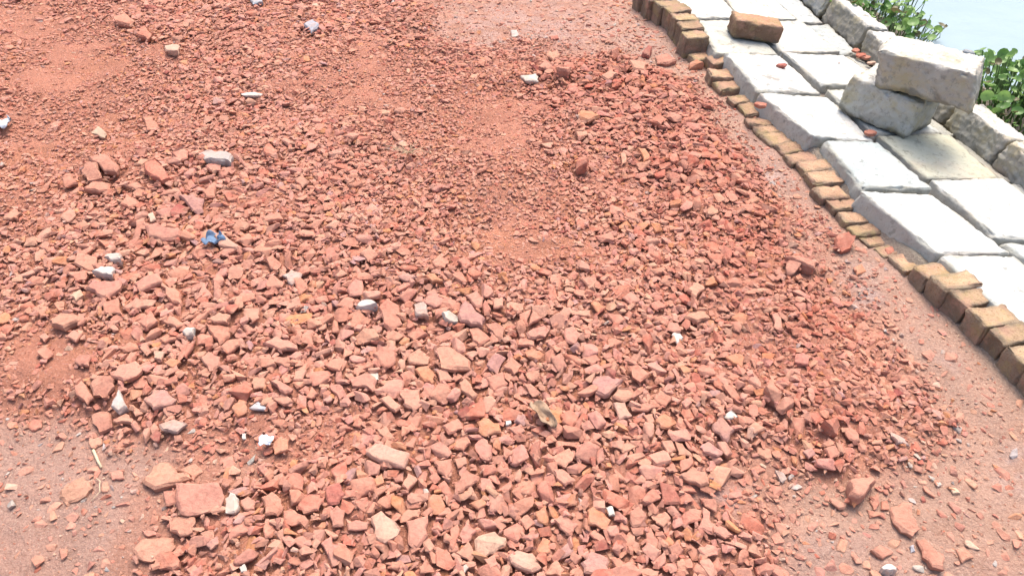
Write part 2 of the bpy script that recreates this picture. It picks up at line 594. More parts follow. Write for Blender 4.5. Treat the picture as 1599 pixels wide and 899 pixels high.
slab_top = [(0.56, 0.56, 0.53), (0.50, 0.485, 0.43), (0.54, 0.54, 0.52), (0.60, 0.60, 0.575), (0.47, 0.50, 0.49), (0.62, 0.625, 0.60), (0.55, 0.575, 0.555),
            (0.56, 0.53, 0.47), (0.54, 0.51, 0.455), (0.60, 0.595, 0.57), (0.5, 0.5, 0.47), (0.50, 0.48, 0.38), (0.60, 0.60, 0.575), (0.49, 0.52, 0.51),
            (0.47, 0.48, 0.47), (0.44, 0.45, 0.43), (0.38, 0.37, 0.33), (0.38, 0.37, 0.33), (0.40, 0.38, 0.33), (0.42, 0.41, 0.38)]
for i, q in enumerate(SLABS):
    pts = [on_slab(*p) for p in q]
    if i >= 14:
        pts = [p - np.array((0, 0, 0.012)) for p in pts]
    mid = sum(pts) / 4
    pts = [p + unit(p - mid) * 0.007 for p in pts]
    w = np.linalg.norm(pts[1] - pts[0]); l = np.linalg.norm(pts[3] - pts[0])
    size = (w, l, 0.13)
    V, F = rounded_block(size, 0.0085, (30, 34, 6), 0.0038, 10 + i, 0.9)
    # slight settling of each slab
    j = (RNG.random(4) - 0.5) * 0.018
    pts = [p + np.array((0, 0, k)) for p, k in zip(pts, j)]
    P = warp_quad(V, size, pts, NORMAL)
    side = (0.58, 0.595, 0.575)
    base = P.mean(0); base[2] = P[:, 2].min()
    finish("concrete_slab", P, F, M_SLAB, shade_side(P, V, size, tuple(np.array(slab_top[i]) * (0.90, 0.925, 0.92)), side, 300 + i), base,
           label=SLAB_LABELS[i], cat="concrete slab", group="concrete slabs paving the bank")

def oriented_block(name, origin, ex, ey, ez, size, rad, mat, colr, seed, amp=0.004, dens=(34, 22, 16), **kw):
    """origin = corner at the base; ex, ey, ez unit axes"""
    V, F = rounded_block(size, rad, dens, amp, seed, 0.6)
    L = V + np.array(size) / 2
    P = origin + np.outer(L[:, 0], ex) + np.outer(L[:, 1], ey) + np.outer(L[:, 2], ez)
    base = P.mean(0); base[2] = P[:, 2].min()
    c = colr
    if isinstance(colr, tuple) and isinstance(colr[0], tuple):
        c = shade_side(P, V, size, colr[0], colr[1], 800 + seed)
    return finish(name, P, F, mat, c, base, **kw)

# kerb blocks on the water side
KERB = [((1222, -32), (1281, 19), "grey kerb block at the top edge, farthest along the water", (0.40, 0.41, 0.40)),
        ((1285, 23), (1338, 69), "rough kerb block with dark pitted face beside the water plants", (0.33, 0.30, 0.25)),
        ((1343, 74), (1404, 127), "tan kerb block touching the back of the upper stacked block", (0.38, 0.34, 0.28)),
        ((1408, 130), (1470, 184), "kerb block hidden behind the stacked concrete blocks", (0.36, 0.35, 0.32)),
        ((1475, 189), (1547, 249), "grey kerb block just right of the stacked concrete blocks", (0.40, 0.41, 0.39)),
        ((1552, 253), (1632, 318), "dark grey kerb block at the right edge after the cracked joint", (0.36, 0.37, 0.35)),
        ]
for i, (a, b, lab, c) in enumerate(KERB):
    A, B = on_slab(*a, up=0.0), on_slab(*b, up=0.0)
    ex = unit(B - A)
    side = unit(np.cross(np.array((0, 0, 1.0)), ex))       # towards the water
    lean = unit(np.array((0, 0, 1.0)) + side * (0.22 + 0.08 * math.sin(i * 2.3)))
    ey = unit(np.cross(lean, ex))
    L = np.linalg.norm(B - A)
    oriented_block("kerb_block", A - lean * 0.03, ex, ey, lean, (L, 0.12, 0.112 + 0.010 * math.sin(i * 1.7)), 0.014, M_BLOCK,
                   ((0.54, 0.53, 0.49), tuple(np.array(c) * 1.22)), 40 + i, 0.0075, label=lab, cat="kerb block", group="kerb blocks along the water")

# the two stacked blocks
A, B, C = on_slab(1305, 172), on_slab(1412, 221), on_slab(1477, 209)
ex = unit(B - A); ey = unit(C - B); ey = unit(ey - ex * np.dot(ex, ey)); ez = unit(np.cross(ex, ey))
LOW_H = 0.135
lowL, lowW = np.linalg.norm(B - A), max(0.22, np.linalg.norm(C - B))
oriented_block("concrete_block", A + ez * 0.002, ex, ey, ez, (lowL, lowW, LOW_H), 0.016, M_BLOCK, ((0.54, 0.53, 0.49), (0.54, 0.54, 0.50)), 61, 0.007,
               label="weathered concrete block lying on the slabs under a second block", cat="concrete block", group="loose concrete blocks stacked by the kerb")
zt = float(slab_z(*((A + C) / 2)[:2])) + LOW_H + 0.012
TA, TB = at(1365, 135, zt), at(1512, 178, zt + 0.03)
ex2 = unit(TB - TA); ez2 = unit(np.array((0.03, -0.02, 1.0))); ey2 = unit(np.cross(ez2, ex2)); ez2 = unit(np.cross(ex2, ey2))
ez2 = unit(ez2 - ex2 * 0.16); ey2 = unit(ey2 - ex2 * 0.30)
oriented_block("concrete_block", TA, ex2, ey2, ez2, (np.linalg.norm(TB - TA) * 1.02, 0.20, 0.13), 0.014, M_BLOCK, ((0.58, 0.56, 0.50), (0.55, 0.525, 0.46)), 67, 0.008,
               label="stained concrete block resting tilted on top of the other loose block", cat="concrete block", group="loose concrete blocks stacked by the kerb")
pt = at(1512, 84, zt + 0.135)

# loose brick on the slabs
BA, BB = on_slab(1140, 60), on_slab(1214, 71)
ex = unit(BB - BA); ey = unit(np.cross(NORMAL, ex)); ez = NORMAL
oriented_block("loose_brick", BA + ez * 0.002, ex, ey, ez, (np.linalg.norm(BB - BA) * 1.03, 0.115, 0.078), 0.014, M_BRICK, ((0.42, 0.25, 0.15), (0.31, 0.15, 0.085)), 71, 0.003,  # lit top and shaded flanks painted into the brick's colour
               label="whole brown brick lying loose across two pale slabs", cat="brick")

# ------------------------------------------------------------------ edging bricks standing on end
HI, MID, LO = 0.098, 0.022, 0.072
EDGING = [(990, -22, HI), (1005, -9, HI), (1021, 1, HI), (1035, 10, HI), (1047, 21, HI), (1056, 34, HI), (1062, 48, HI),
          (1073, 84, .035), (1100, 88, .05), (1104, 106, .05), (1113, 128, .03), (1134, 150, .03), (1151, 163, .025), (1163, 184, .025), (1174, 197, .02), (1187, 210, .02),
          (1210, 226, .02), (1222, 239, .025), (1243, 253, .03), (1256, 268, .035), (1267, 291, .035), (1289, 312, .03), (1305, 329, .03), (1321, 352, .02), (1341, 370, .015), (1362, 386, .012), (1385, 399, .02),
          (1425, 414, LO * .75), (1452, 430, LO), (1482, 454, LO), (1512, 480, LO), (1543, 512, LO), (1572, 540, LO), (1603, 573, LO), (1636, 607, LO)]
cent = []
for px, py, z in EDGING:
    cent.append(at(px, py, z))
order = []
prev_t = None
for i, (p, e) in enumerate(zip(cent, EDGING)):
    nxt = cent[min(i + 1, len(cent) - 1)][:2]; prv = cent[max(i - 1, 0)][:2]
    d = unit(nxt - prv)                              # along the row, towards the viewer
    d = unit(d * 0.5 + unit(-EDGE_U) * 0.5)
    gap = min(np.linalg.norm(nxt - p[:2]) if i < len(cent) - 1 else 0.075, 0.085)
    th = max(0.050, min(0.080, np.dot(nxt - p[:2], d) - 0.002 if i < len(cent) - 1 else 0.068))
    order.append((p, d, th, e[2]))
EDGE_TOTAL = len(order)
def ordinal(n):
    w = ["first", "second", "third", "fourth", "fifth", "sixth", "seventh", "eighth", "ninth", "tenth", "eleventh", "twelfth", "thirteenth",
         "fourteenth", "fifteenth", "sixteenth", "seventeenth", "eighteenth", "nineteenth", "twentieth"]
    return w[n - 1] if n <= 20 else str(n) + "th"
n_top, n_mid = 7, 20
for i, (p, d, th, z) in enumerate(order):
    yaw = (random.random() - 0.5) * 0.14
    d = np.array((d[0] * math.cos(yaw) - d[1] * math.sin(yaw), d[0] * math.sin(yaw) + d[1] * math.cos(yaw)))
    ey = unit(np.array((-d[0], -d[1], (random.random() - 0.5) * 0.10)))   # away along row
    ex = unit(np.array((-d[1], d[0], -0.02 + (random.random() - 0.5) * 0.10)))
    if ex[0] < 0: ex = -ex
    ez = unit(np.cross(ex, ey)); ex = unit(np.cross(ey, ez))
    hgt = 0.21
    o0 = np.array((p[0], p[1], z)) - ez * hgt - ey * th
    k = random.random()
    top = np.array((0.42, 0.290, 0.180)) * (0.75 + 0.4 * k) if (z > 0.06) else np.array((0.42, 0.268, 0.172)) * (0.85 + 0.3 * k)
    side = np.array((0.34, 0.215, 0.140)) * (0.78 + 0.4 * random.random())  # flanks darker than the tops: shade painted into the colour
    if i < n_top:
        lab = f"raised upright edging brick, {ordinal(i + 1)} from the far end of the row" if i else "farthest upright edging brick, out at the top edge"
        g = "raised edging bricks at the far end"
        if i == n_top - 1: lab = "last raised edging brick, standing broad-faced above the sunken run"
    elif i < n_top + n_mid:
        lab = f"sunken edging brick, {ordinal(i - n_top + 1)} along from the far raised bricks"
        g = "half-buried edging bricks beside the slabs"
    else:
        lab = f"raised near edging brick, {ordinal(i - n_top - n_mid + 1)} after the half-buried run"
        g = "raised edging bricks at the near end"
    oriented_block("edging_brick", o0, ex, ey, ez, (0.098 + 0.024 * random.random(), th, hgt), 0.0055, M_BRICK, (tuple(top), tuple(side)), 100 + i, 0.0058, (9, 7, 12),
                   label=lab, cat="edging brick", group=g)
    # mark in the height grid so chips do not grow through it
    c = p[:2] + ex[:2] * 0.055 - ey[:2] * (th / 2)
    i0, j0 = ij(c[0], c[1])
    rr = int(0.07 / CELL)
    if 0 < i0 - rr and i0 + rr < RAS.shape[0] and 0 < j0 - rr and j0 + rr < RAS.shape[1]:
        OWN[i0 - rr // 2:i0 + rr // 2, j0 - rr:j0 + rr] = 1

# ------------------------------------------------------------------ traced stones
COLS = dict(salmon=(0.41, 0.178, 0.124), pink=(0.415, 0.197, 0.150), orange=(0.42, 0.182, 0.094), red=(0.37, 0.130, 0.088), brown=(0.35, 0.165, 0.120),
            tan=(0.42, 0.220, 0.150), peach=(0.44, 0.230, 0.160), mauve=(0.33, 0.190, 0.170), darkred=(0.27, 0.085, 0.068), pale=(0.46, 0.300, 0.225),
            white=(0.46, 0.41, 0.36), cream=(0.47, 0.335, 0.235), grey=(0.37, 0.33, 0.295), blue=(0.31, 0.33, 0.355))
WORDS = dict(salmon="salmon", pink="dusty pink", orange="orange", red="brick red", brown="brown", tan="tan", peach="peach coloured", mauve="mauve",
             darkred="dark red", pale="pale pinkish", white="whitish", cream="cream", grey="grey", blue="bluish grey")
S1, S2, S3 = 3.472, 3.456, 3.745
TILES = {1: (0, 640, S1), 2: (300, 640, S1), 3: (600, 640, S1), 4: (900, 640, S1), 5: (1180, 640, S1), 6: (0, 400, S2), 7: (300, 400, S2), 8: (600, 400, S2),
         9: (900, 400, S2), 10: (0, 160, S2), 11: (300, 160, S2), 12: (780, 60, S3), 0: (0, 0, 1.0)}
# tile, colour, outline, [landmark label, short phrase for neighbours]
T = []
def t_(tile, c, pts, lab=None, ref=None, kind='chip', h=None):
    T.append((tile, c, pts, lab, ref, kind, h))
t_(1, 'tan', [(765,375),(860,270),(915,285),(965,345),(1030,360),(1045,385),(1000,400),(900,425),(840,440),(800,410)], "large thin tan shard with pointed ends, lying above the biggest cracked slab", "the pointed tan shard")
t_(2, 'pink', [(-80,418),(150,415),(185,490),(160,540),(60,575),(-20,590),(-70,540)], "biggest brick slab fragment, five-sided with a fine crack, lower left", "the biggest brick fragment")
t_(1, 'brown', [(885,440),(950,430),(962,510),(900,520)])
t_(1, 'tan', [(915,595),(1065,595),(1055,680),(985,700),(930,670)])
t_(1, 'tan', [(720,760),(770,690),(940,690),(950,740),(930,770),(825,825),(740,800)], "wide flat tan-pink shard in the bottom left dirt, resting behind a red half brick", "the wide bottom-left shard")
t_(1, 'red', [(845,800),(880,780),(970,775),(985,870),(950,885),(840,870)], "squarish red brick lump at the bottom left, in front of a wide flat shard", "the squarish red lump")
t_(1, 'pink', [(765,650),(840,650),(850,675),(800,685)])
t_(1, 'pink', [(590,340),(660,320),(670,370),(610,380)])
t_(1, 'brown', [(490,20),(540,0),(600,20),(615,95),(540,130),(500,70)])
t_(1, 'peach', [(485,150),(550,150),(558,180),(515,210),(490,200)], "small peach chip on bare dirt above a pale straw splinter", "the peach chip by the straw")
t_(1, 'peach', [(615,70),(690,35),(735,65),(725,90),(640,85)])
t_(1, 'salmon', [(135,90),(180,50),(230,60),(225,95),(170,115)])
t_(1, 'grey', [(870,90),(950,65),(1025,95),(970,140),(890,130)], "dusty grey-tan flat chip half sunk in dirt, lower left", "the sunken grey-tan chip")
t_(1, 'peach', [(950,150),(990,150),(1000,185),(955,190)])
t_(1, 'tan', [(960,330),(1060,290),(1105,335),(1050,372)])
t_(2, 'white', [(185,490),(215,460),(262,495),(265,545),(245,578),(190,575)], "upright cream-white stone touching the biggest brick fragment's right tip", "the cream-white upright stone", 'stone')
t_(2, 'pink', [(265,500),(310,480),(355,520),(345,555),(290,560)])
t_(2, 'salmon', [(380,490),(440,460),(490,500),(505,545),(470,590),(400,585)])
t_(2, 'salmon', [(500,560),(540,550),(605,590),(605,630),(545,645),(505,620)])
t_(2, 'red', [(575,540),(620,470),(720,460),(720,510),(690,560),(610,580)], "dark red rounded brick lump in the row of lumps at bottom left", "the rounded dark red lump")
t_(2, 'darkred', [(725,440),(800,410),(835,470),(800,520),(740,525)])
t_(2, 'pink', [(745,560),(790,530),(835,560),(830,640),(765,650)])
t_(2, 'pink', [(840,630),(890,610),(965,625),(955,660),(850,665)])
t_(2, 'pale', [(970,590),(1030,560),(1137,665),(1120,700),(1050,740),(985,700)], "large smooth pale tan chip with straight sides, bottom centre left", "the smooth pale tan chip")
t_(2, 'red', [(505,400),(530,350),(590,360),(612,410),(605,455),(510,430)])
t_(2, 'pink', [(440,370),(500,350),(510,400),(450,395)])
t_(2, 'orange', [(445,195),(480,165),(530,175),(530,240),(455,255)], "squarish orange-brown chip touching a scrap of silver foil", "the chip beside the foil")
t_(2, 'red', [(345,180),(380,165),(388,215),(350,215)])
t_(2, 'orange', [(985,390),(1035,360),(1048,410),(1000,430)], "bright orange chip by the crumbled orange grit, lower centre left", "the bright orange chip")
t_(3, 'pale', [(-100,250),(-30,200),(60,230),(140,250),(110,330),(40,310),(-20,300)], "broad flat whitish-pink chip half covered in dust, lower centre", "the broad whitish-pink chip")
t_(2, 'pink', [(705,740),(760,690),(770,780),(740,800)])
t_(2, 'pink', [(490,710),(530,690),(575,725),(530,760)])
t_(2, 'mauve', [(345,850),(400,805),(430,840),(400,880)])
t_(2, 'white', [(265,870),(295,850),(305,890),(270,895)], "tiny white stone at the bottom edge, left of centre", "the tiny white bottom stone", 'stone')
t_(2, 'mauve', [(85,745),(145,695),(150,740),(110,775)])
t_(2, 'tan', [(50,680),(120,665),(130,710),(80,740)])
t_(2, 'pink', [(355,320),(400,305),(430,350),(410,380)])
t_(2, 'pink', [(160,270),(220,245),(238,300),(170,310)])
t_(2, 'white', [(275,145),(300,140),(300,175),(278,175)], "tiny white stone upper left of the foil scrap", "the tiny white stone by the foil", 'stone')
t_(2, 'peach', [(1005,125),(1060,110),(1100,170),(1050,185)])
t_(3, 'pink', [(120,620),(240,590),(240,700),(180,770),(130,740)], "tall reddish pink block right of the smooth pale tan chip", "the tall reddish pink block")
t_(3, 'tan', [(75,600),(130,550),(205,570),(190,600),(90,625)])
t_(3, 'cream', [(490,720),(540,690),(600,680),(660,710),(655,750),(600,790),(520,825),(492,790)], "large cream shard with a notched lower edge at bottom centre", "the notched cream shard")
t_(3, 'pink', [(540,820),(600,800),(620,850),(570,880)])
t_(3, 'pale', [(670,810),(720,770),(800,790),(850,870),(800,899),(690,850)], "rounded pale peach lump right of the notched cream shard", "the rounded pale peach lump")
t_(3, 'peach', [(385,790),(460,730),(490,800),(470,840)])
t_(3, 'red', [(280,790),(340,770),(400,840),(350,885),(285,860)])
t_(3, 'salmon', [(190,870),(230,820),(280,890),(200,899)])
t_(3, 'peach', [(860,899),(930,830),(975,880),(960,920)])
t_(3, 'pink', [(415,680),(445,620),(505,670),(470,720),(420,740)])
t_(3, 'red', [(355,660),(400,630),(410,690),(370,770),(355,730)])
t_(3, 'brown', [(385,420),(450,340),(520,370),(490,410),(430,460),(385,475)])
t_(3, 'red', [(515,320),(605,310),(610,350),(540,370)])
t_(3, 'pink', [(520,380),(575,390),(605,440),(530,460)])
t_(3, 'salmon', [(290,430),(330,400),(375,470),(330,475)])
t_(3, 'salmon', [(245,380),(280,345),(310,385),(275,415)])
t_(3, 'peach', [(100,430),(130,350),(185,390),(130,460)])
t_(3, 'brown', [(40,380),(110,350),(105,405),(60,405)])
t_(3, 'brown', [(275,300),(370,280),(375,340),(340,390),(290,350)])
t_(3, 'brown', [(375,275),(440,265),(450,310),(400,335)])
t_(3, 'pink', [(490,200),(540,160),(585,210),(580,290),(540,290),(500,240)])
t_(3, 'orange', [(590,170),(635,165),(635,240),(590,215)])
t_(3, 'salmon', [(640,210),(705,240),(660,285),(645,270)])
t_(3, 'orange', [(500,80),(540,55),(620,90),(640,145),(550,160),(510,130)])
t_(3, 'salmon', [(315,105),(400,60),(430,110),(350,150)])
t_(3, 'salmon', [(375,170),(450,150),(470,200),(430,240),(380,220)])
t_(3, 'white', [(655,65),(685,60),(690,95),(660,100)], "small pure white pebble left of the dried leaf", "the white pebble by the dried leaf", 'stone')
t_(3, 'white', [(215,445),(232,440),(244,455),(235,468),(218,465)], "tiny round white pebble above the tall reddish pink block", "the tiny round white pebble", 'stone')
t_(3, 'pink', [(670,120),(740,90),(765,130),(720,150)])
t_(3, 'pink', [(790,190),(840,170),(890,210),(850,230)])
t_(3, 'red', [(890,110),(930,80),(975,120),(930,165)])
t_(3, 'red', [(950,40),(1010,10),(1050,60),(1020,120),(960,90)])
t_(3, 'tan', [(900,270),(1000,220),(1030,270),(980,330),(920,300)], "broad tan chip with rounded front, lower centre right", "the broad round-fronted tan chip")
t_(3, 'salmon', [(920,180),(1060,190),(1060,230),(1000,215),(930,220)])
t_(3, 'pink', [(910,340),(970,330),(1040,395),(980,430),(930,390)])
t_(3, 'orange', [(820,570),(870,530),(890,590),(885,635),(830,620)])
t_(3, 'salmon', [(725,610),(780,580),(820,630),(770,665)])
t_(3, 'pink', [(920,610),(970,575),(1050,640),(1000,690),(950,660)])
t_(3, 'orange', [(820,780),(860,700),(900,720),(900,790),(850,805)])
t_(3, 'salmon', [(765,700),(815,660),(810,770),(775,780)])
t_(3, 'red', [(670,720),(720,705),(750,760),(700,760)])
t_(3, 'orange', [(460,520),(550,490),(555,530),(510,555)])
t_(3, 'salmon', [(380,560),(420,540),(440,590),(400,615)])
t_(3, 'tan', [(270,560),(350,540),(370,575),(300,590)])
t_(3, 'grey', [(1050,490),(1095,520),(1090,545),(1060,530)], "small greenish grey pebble between orange chips, lower centre", "the greenish grey pebble", 'stone')
t_(3, 'orange', [(985,480),(1040,470),(1035,530),(990,530)])
t_(3, 'salmon', [(620,440),(690,395),(695,430),(650,470)])
t_(3, 'white', [(412,850),(440,840),(460,870),(440,895),(418,885)], "small whitish stone at the bottom edge below the notched cream shard", "the whitish stone at the bottom edge", 'stone')
t_(4, 'mauve', [(20,850),(80,775),(170,810),(175,880),(150,905),(40,905)], "large mauve-pink lump cut by the bottom edge, right of centre", "the mauve-pink bottom lump")
t_(4, 'salmon', [(180,820),(230,810),(285,880),(230,899)])
t_(4, 'tan', [(300,890),(380,870),(450,885),(440,915),(320,915)])
t_(4, 'orange', [(55,560),(110,530),(185,610),(160,660),(60,640)], "orange-brown rounded lump next to a tiny white stone, lower right of centre", "the orange-brown lump")
t_(4, 'white', [(155,540),(195,530),(208,590),(175,590)], "small white stone touching the orange-brown lump", "the white stone by the orange-brown lump", 'stone')
t_(4, 'salmon', [(65,690),(100,660),(155,710),(140,750)])
t_(4, 'brown', [(285,560),(340,530),(380,600),(320,650),(290,630)])
t_(4, 'tan', [(400,590),(480,565),(510,600),(470,650),(430,630)])
t_(4, 'darkred', [(440,400),(520,430),(565,520),(470,525)], "dark purplish flat shard with a straight lower edge, lower right of centre", "the purplish flat shard")
t_(4, 'tan', [(550,380),(610,335),(700,350),(715,410),(670,430),(590,400)])
t_(4, 'salmon', [(565,590),(610,550),(680,560),(675,610),(580,640)])
t_(4, 'pink', [(680,545),(720,570),(735,685),(650,660),(672,612)], "L-shaped pink brick piece casting a dark hollow, lower right", "the L-shaped pink piece")
t_(4, 'pink', [(650,770),(700,740),(780,760),(760,800),(690,810)])
t_(4, 'pink', [(730,620),(770,640),(850,700),(800,715),(740,680)])
t_(4, 'salmon', [(550,430),(610,415),(650,465),(570,460)])
t_(4, 'brown', [(660,490),(750,500),(755,570),(690,540)])
t_(4, 'mauve', [(730,90),(770,50),(850,130),(815,190),(740,130)], "flat mauve-pink diamond chip below a white and purple scrap", "the mauve diamond chip")
t_(4, 'white', [(785,50),(835,15),(870,50),(815,65)], "small white angular stone above the mauve diamond chip", "the white angular stone on the right", 'stone')
t_(4, 'mauve', [(665,220),(710,180),(795,240),(760,270),(680,245)])
t_(4, 'peach', [(920,100),(960,70),(1025,120),(960,145)])
t_(4, 'tan', [(970,200),(1060,210),(1065,260),(1040,275),(980,240)])
t_(4, 'salmon', [(555,290),(620,270),(630,310),(560,355)])
t_(4, 'peach', [(455,190),(520,180),(540,235),(490,255)])
t_(4, 'tan', [(530,190),(570,200),(630,265),(550,260)])
t_(4, 'orange', [(425,70),(480,30),(540,80),(510,115),(450,110)])
t_(4, 'salmon', [(355,45),(410,35),(420,80),(390,105)])
t_(4, 'peach', [(215,205),(290,190),(335,215),(250,250)])
t_(4, 'tan', [(255,270),(350,240),(370,265),(300,310)])
t_(4, 'pink', [(90,245),(140,225),(150,290),(115,310)])
t_(4, 'salmon', [(940,320),(1000,290),(1025,330),(980,350)])
t_(4, 'brown', [(480,330),(520,300),(545,350),(500,355)])
t_(4, 'salmon', [(370,680),(400,650),(440,720),(420,780),(375,760)])
t_(4, 'pink', [(400,830),(480,770),(480,840),(450,875)])
t_(4, 'brown', [(490,760),(540,720),(580,780),(520,850)])
t_(4, 'peach', [(540,830),(575,820),(605,899),(550,899)])
t_(5, 'peach', [(495,380),(530,340),(620,335),(650,380),(610,470),(560,530),(510,490)], "rounded orange-pink brickbat with a white patch, alone at lower right", "the white-patched brickbat", 'chip', 0.05)
t_(5, 'tan', [(725,545),(790,500),(850,505),(825,560),(870,600),(890,650),(850,690),(790,660),(745,610)], "pale tan crescent-shaped shard at lower right", "the crescent shard")
t_(5, 'white', [(675,850),(710,805),(770,860),(765,890),(720,899),(690,880)], "smooth whitish pebble at the bottom edge, lower right", "the whitish pebble at lower right", 'stone', 0.03)
t_(5, 'blue', [(835,740),(855,730),(865,770),(840,770)], "tiny bluish grey pebble below the crescent shard", "the tiny bluish pebble", 'stone')
t_(5, 'red', [(345,95),(420,50),(450,90),(450,160),(380,125)], "wedge-shaped brick red chunk at the right edge of the rubble", "the brick red wedge", 'chip', 0.035)
t_(5, 'red', [(275,40),(330,30),(370,70),(320,95)])
t_(5, 'brown', [(460,120),(550,125),(560,190),(500,180)])
t_(5, 'grey', [(720,130),(790,160),(825,210),(760,200),(725,160)], "greyish flat chip alone on the bare strip at lower right", "the greyish strip chip")
t_(5, 'salmon', [(615,490),(660,450),(675,510),(640,540)])
t_(5, 'salmon', [(600,540),(650,550),(690,575),(620,580)])
t_(5, 'salmon', [(680,490),(715,490),(720,540),(680,540)])
t_(5, 'brown', [(620,760),(680,730),(750,770),(690,810)])
t_(5, 'brown', [(870,700),(920,690),(960,740),(1020,780),(1020,870),(950,860),(900,800)])
t_(5, 'peach', [(1085,750),(1130,740),(1180,800),(1120,830)])
t_(5, 'salmon', [(360,230),(420,210),(450,260),(400,285)])
t_(5, 'mauve', [(245,240),(300,215),(320,255),(280,280)])
t_(5, 'cream', [(1045,420),(1090,420),(1111,450),(1070,455)], "small cream flat stone on bare dirt at the far lower right", "the cream flat stone", 'stone')
t_(5, 'white', [(975,395),(1000,388),(1012,405),(990,418)], "tiny white stone left of the cream flat stone on bare dirt", "the tiny white strip stone", 'stone')
t_(6, 'white', [(570,0),(610,-15),(670,20),(660,60),(610,60),(575,25)], "smooth whitish-pink stone, upper of a touching pair at left", "the upper whitish stone", 'stone', 0.03)
t_(6, 'white', [(505,105),(560,60),(635,75),(610,135),(560,125)], "grey-white streaked stone, lower of a touching pair at left", "the grey-white streaked stone", 'stone', 0.03)
t_(6, 'tan', [(405,60),(430,10),(530,25),(530,80),(480,90)])
t_(6, 'salmon', [(370,110),(480,90),(470,140),(420,150)])
t_(6, 'pink', [(470,180),(530,165),(665,150),(660,200),(580,250),(520,210)], "wide flat pink kite-shaped shard below the grey-white streaked stone", "the pink kite shard")
t_(6, 'pink', [(730,160),(800,120),(870,110),(890,165),(760,210)])
t_(6, 'salmon', [(880,160),(990,220),(990,290),(940,270),(900,230)])
t_(6, 'cream', [(370,220),(440,190),(460,235),(420,265)], "cream-yellow angular chip left of the pink kite shard", "the cream-yellow chip")
t_(6, 'peach', [(665,300),(740,245),(850,255),(830,285),(750,305)])
t_(6, 'salmon', [(565,270),(650,250),(665,325),(570,325)])
t_(6, 'tan', [(270,360),(330,315),(440,345),(440,375),(360,415),(290,395)], "broad thin brownish tan shard at left, notched below", "the broad brownish shard")
t_(6, 'brown', [(430,320),(470,330),(470,370),(430,400)])
t_(6, 'pink', [(360,450),(410,415),(455,440),(420,480)])
t_(6, 'pink', [(220,450),(250,425),(280,450),(250,480)])
t_(6, 'salmon', [(750,370),(820,310),(860,370),(800,415)])
t_(6, 'salmon', [(890,370),(920,335),(1010,380),(960,405)])
t_(6, 'white', [(990,425),(1030,385),(1065,400),(1050,450),(1010,465)], "cream-white cube-like stone among chips, left of centre", "the cube-like white stone", 'stone', 0.028)
t_(6, 'brown', [(410,570),(440,545),(500,550),(490,610),(440,610)])
t_(6, 'pink', [(610,670),(640,600),(740,575),(785,625),(750,670),(680,695)], "large smooth pinkish slab chip above the white triangular stone", "the smooth pinkish slab")
t_(6, 'brown', [(490,710),(520,650),(610,665),(630,720),(590,780),(510,770)], "large brown rounded chip left of the white triangular stone", "the large brown chip")
t_(6, 'brown', [(410,720),(450,690),(515,780),(480,815),(420,770)])
t_(6, 'white', [(610,830),(670,735),(695,830),(640,870)], "white triangular stone standing on its base at lower left", "the white triangular stone", 'stone', 0.03)
t_(6, 'peach', [(700,815),(730,815),(780,865),(740,880)])
t_(6, 'mauve', [(785,790),(840,740),(900,730),(960,790),(900,830),(840,850)], "purplish brown chip split by a dark crack, lower left", "the cracked purplish chip")
t_(6, 'orange', [(540,470),(580,440),(610,470),(600,490),(550,490)], "small bright orange chip on orange grit, left side", "the small bright orange chip")
t_(6, 'orange', [(890,590),(930,560),(985,590),(940,620)])
t_(6, 'salmon', [(205,530),(260,505),(300,545),(250,575)])
t_(6, 'peach', [(760,510),(800,490),(830,530),(800,550)])
t_(6, 'pale', [(835,520),(900,530),(880,580),(840,570)])
t_(6, 'salmon', [(865,460),(910,430),(970,460),(900,490)])
t_(6, 'red', [(970,550),(1020,490),(1060,490),(1010,570)])
t_(6, 'salmon', [(890,690),(960,660),(970,700),(890,710)])
t_(7, 'grey', [(490,120),(540,85),(600,110),(590,145),(540,175)], "smooth grey-tan chip with a pointed base, left of centre", "the grey-tan pointed chip")
t_(7, 'white', [(880,290),(920,245),(970,245),(1005,290),(960,305),(900,305)], "white dome-shaped stone left of centre", "the white dome stone", 'stone', 0.03)
t_(8, 'salmon', [(-30,300),(20,255),(80,290),(100,380),(50,415),(0,390)], "large smooth salmon block right of the white dome stone", "the large salmon block")
t_(7, 'tan', [(870,450),(930,405),(1000,415),(1015,460),(960,475),(885,490)])
t_(7, 'peach', [(1040,450),(1075,420),(1105,440),(1100,470)])
t_(7, 'salmon', [(975,550),(1060,505),(1111,540),(1090,600),(1040,620)])
t_(7, 'pink', [(385,490),(460,450),(570,490),(575,515),(480,525)])
t_(7, 'salmon', [(240,240),(265,210),(345,220),(350,250),(260,265)])
t_(7, 'peach', [(280,300),(370,295),(370,350),(330,370),(285,340)])
t_(7, 'tan', [(90,350),(150,310),(215,340),(200,385),(130,380)])
t_(7, 'salmon', [(80,390),(205,400),(210,450),(150,490),(110,440)])
t_(7, 'salmon', [(155,510),(200,470),(270,455),(260,500),(200,545)])
t_(7, 'pink', [(50,570),(95,535),(160,560),(150,610),(100,635)])
t_(7, 'salmon', [(400,170),(430,110),(500,160),(490,190),(410,190)])
t_(7, 'tan', [(195,100),(220,60),(295,90),(270,130),(205,140)])
t_(7, 'salmon', [(400,20),(440,10),(490,60),(460,90),(420,70)])
t_(7, 'pink', [(25,240),(75,160),(115,230),(60,245)])
t_(7, 'salmon', [(710,600),(760,570),(830,560),(800,640),(740,620)])
t_(7, 'pink', [(835,200),(880,140),(925,150),(930,230),(850,230)])
t_(7, 'salmon', [(780,280),(830,240),(880,250),(865,300)])
t_(7, 'pink', [(855,680),(960,650),(1000,690),(980,745),(930,720),(870,715)])
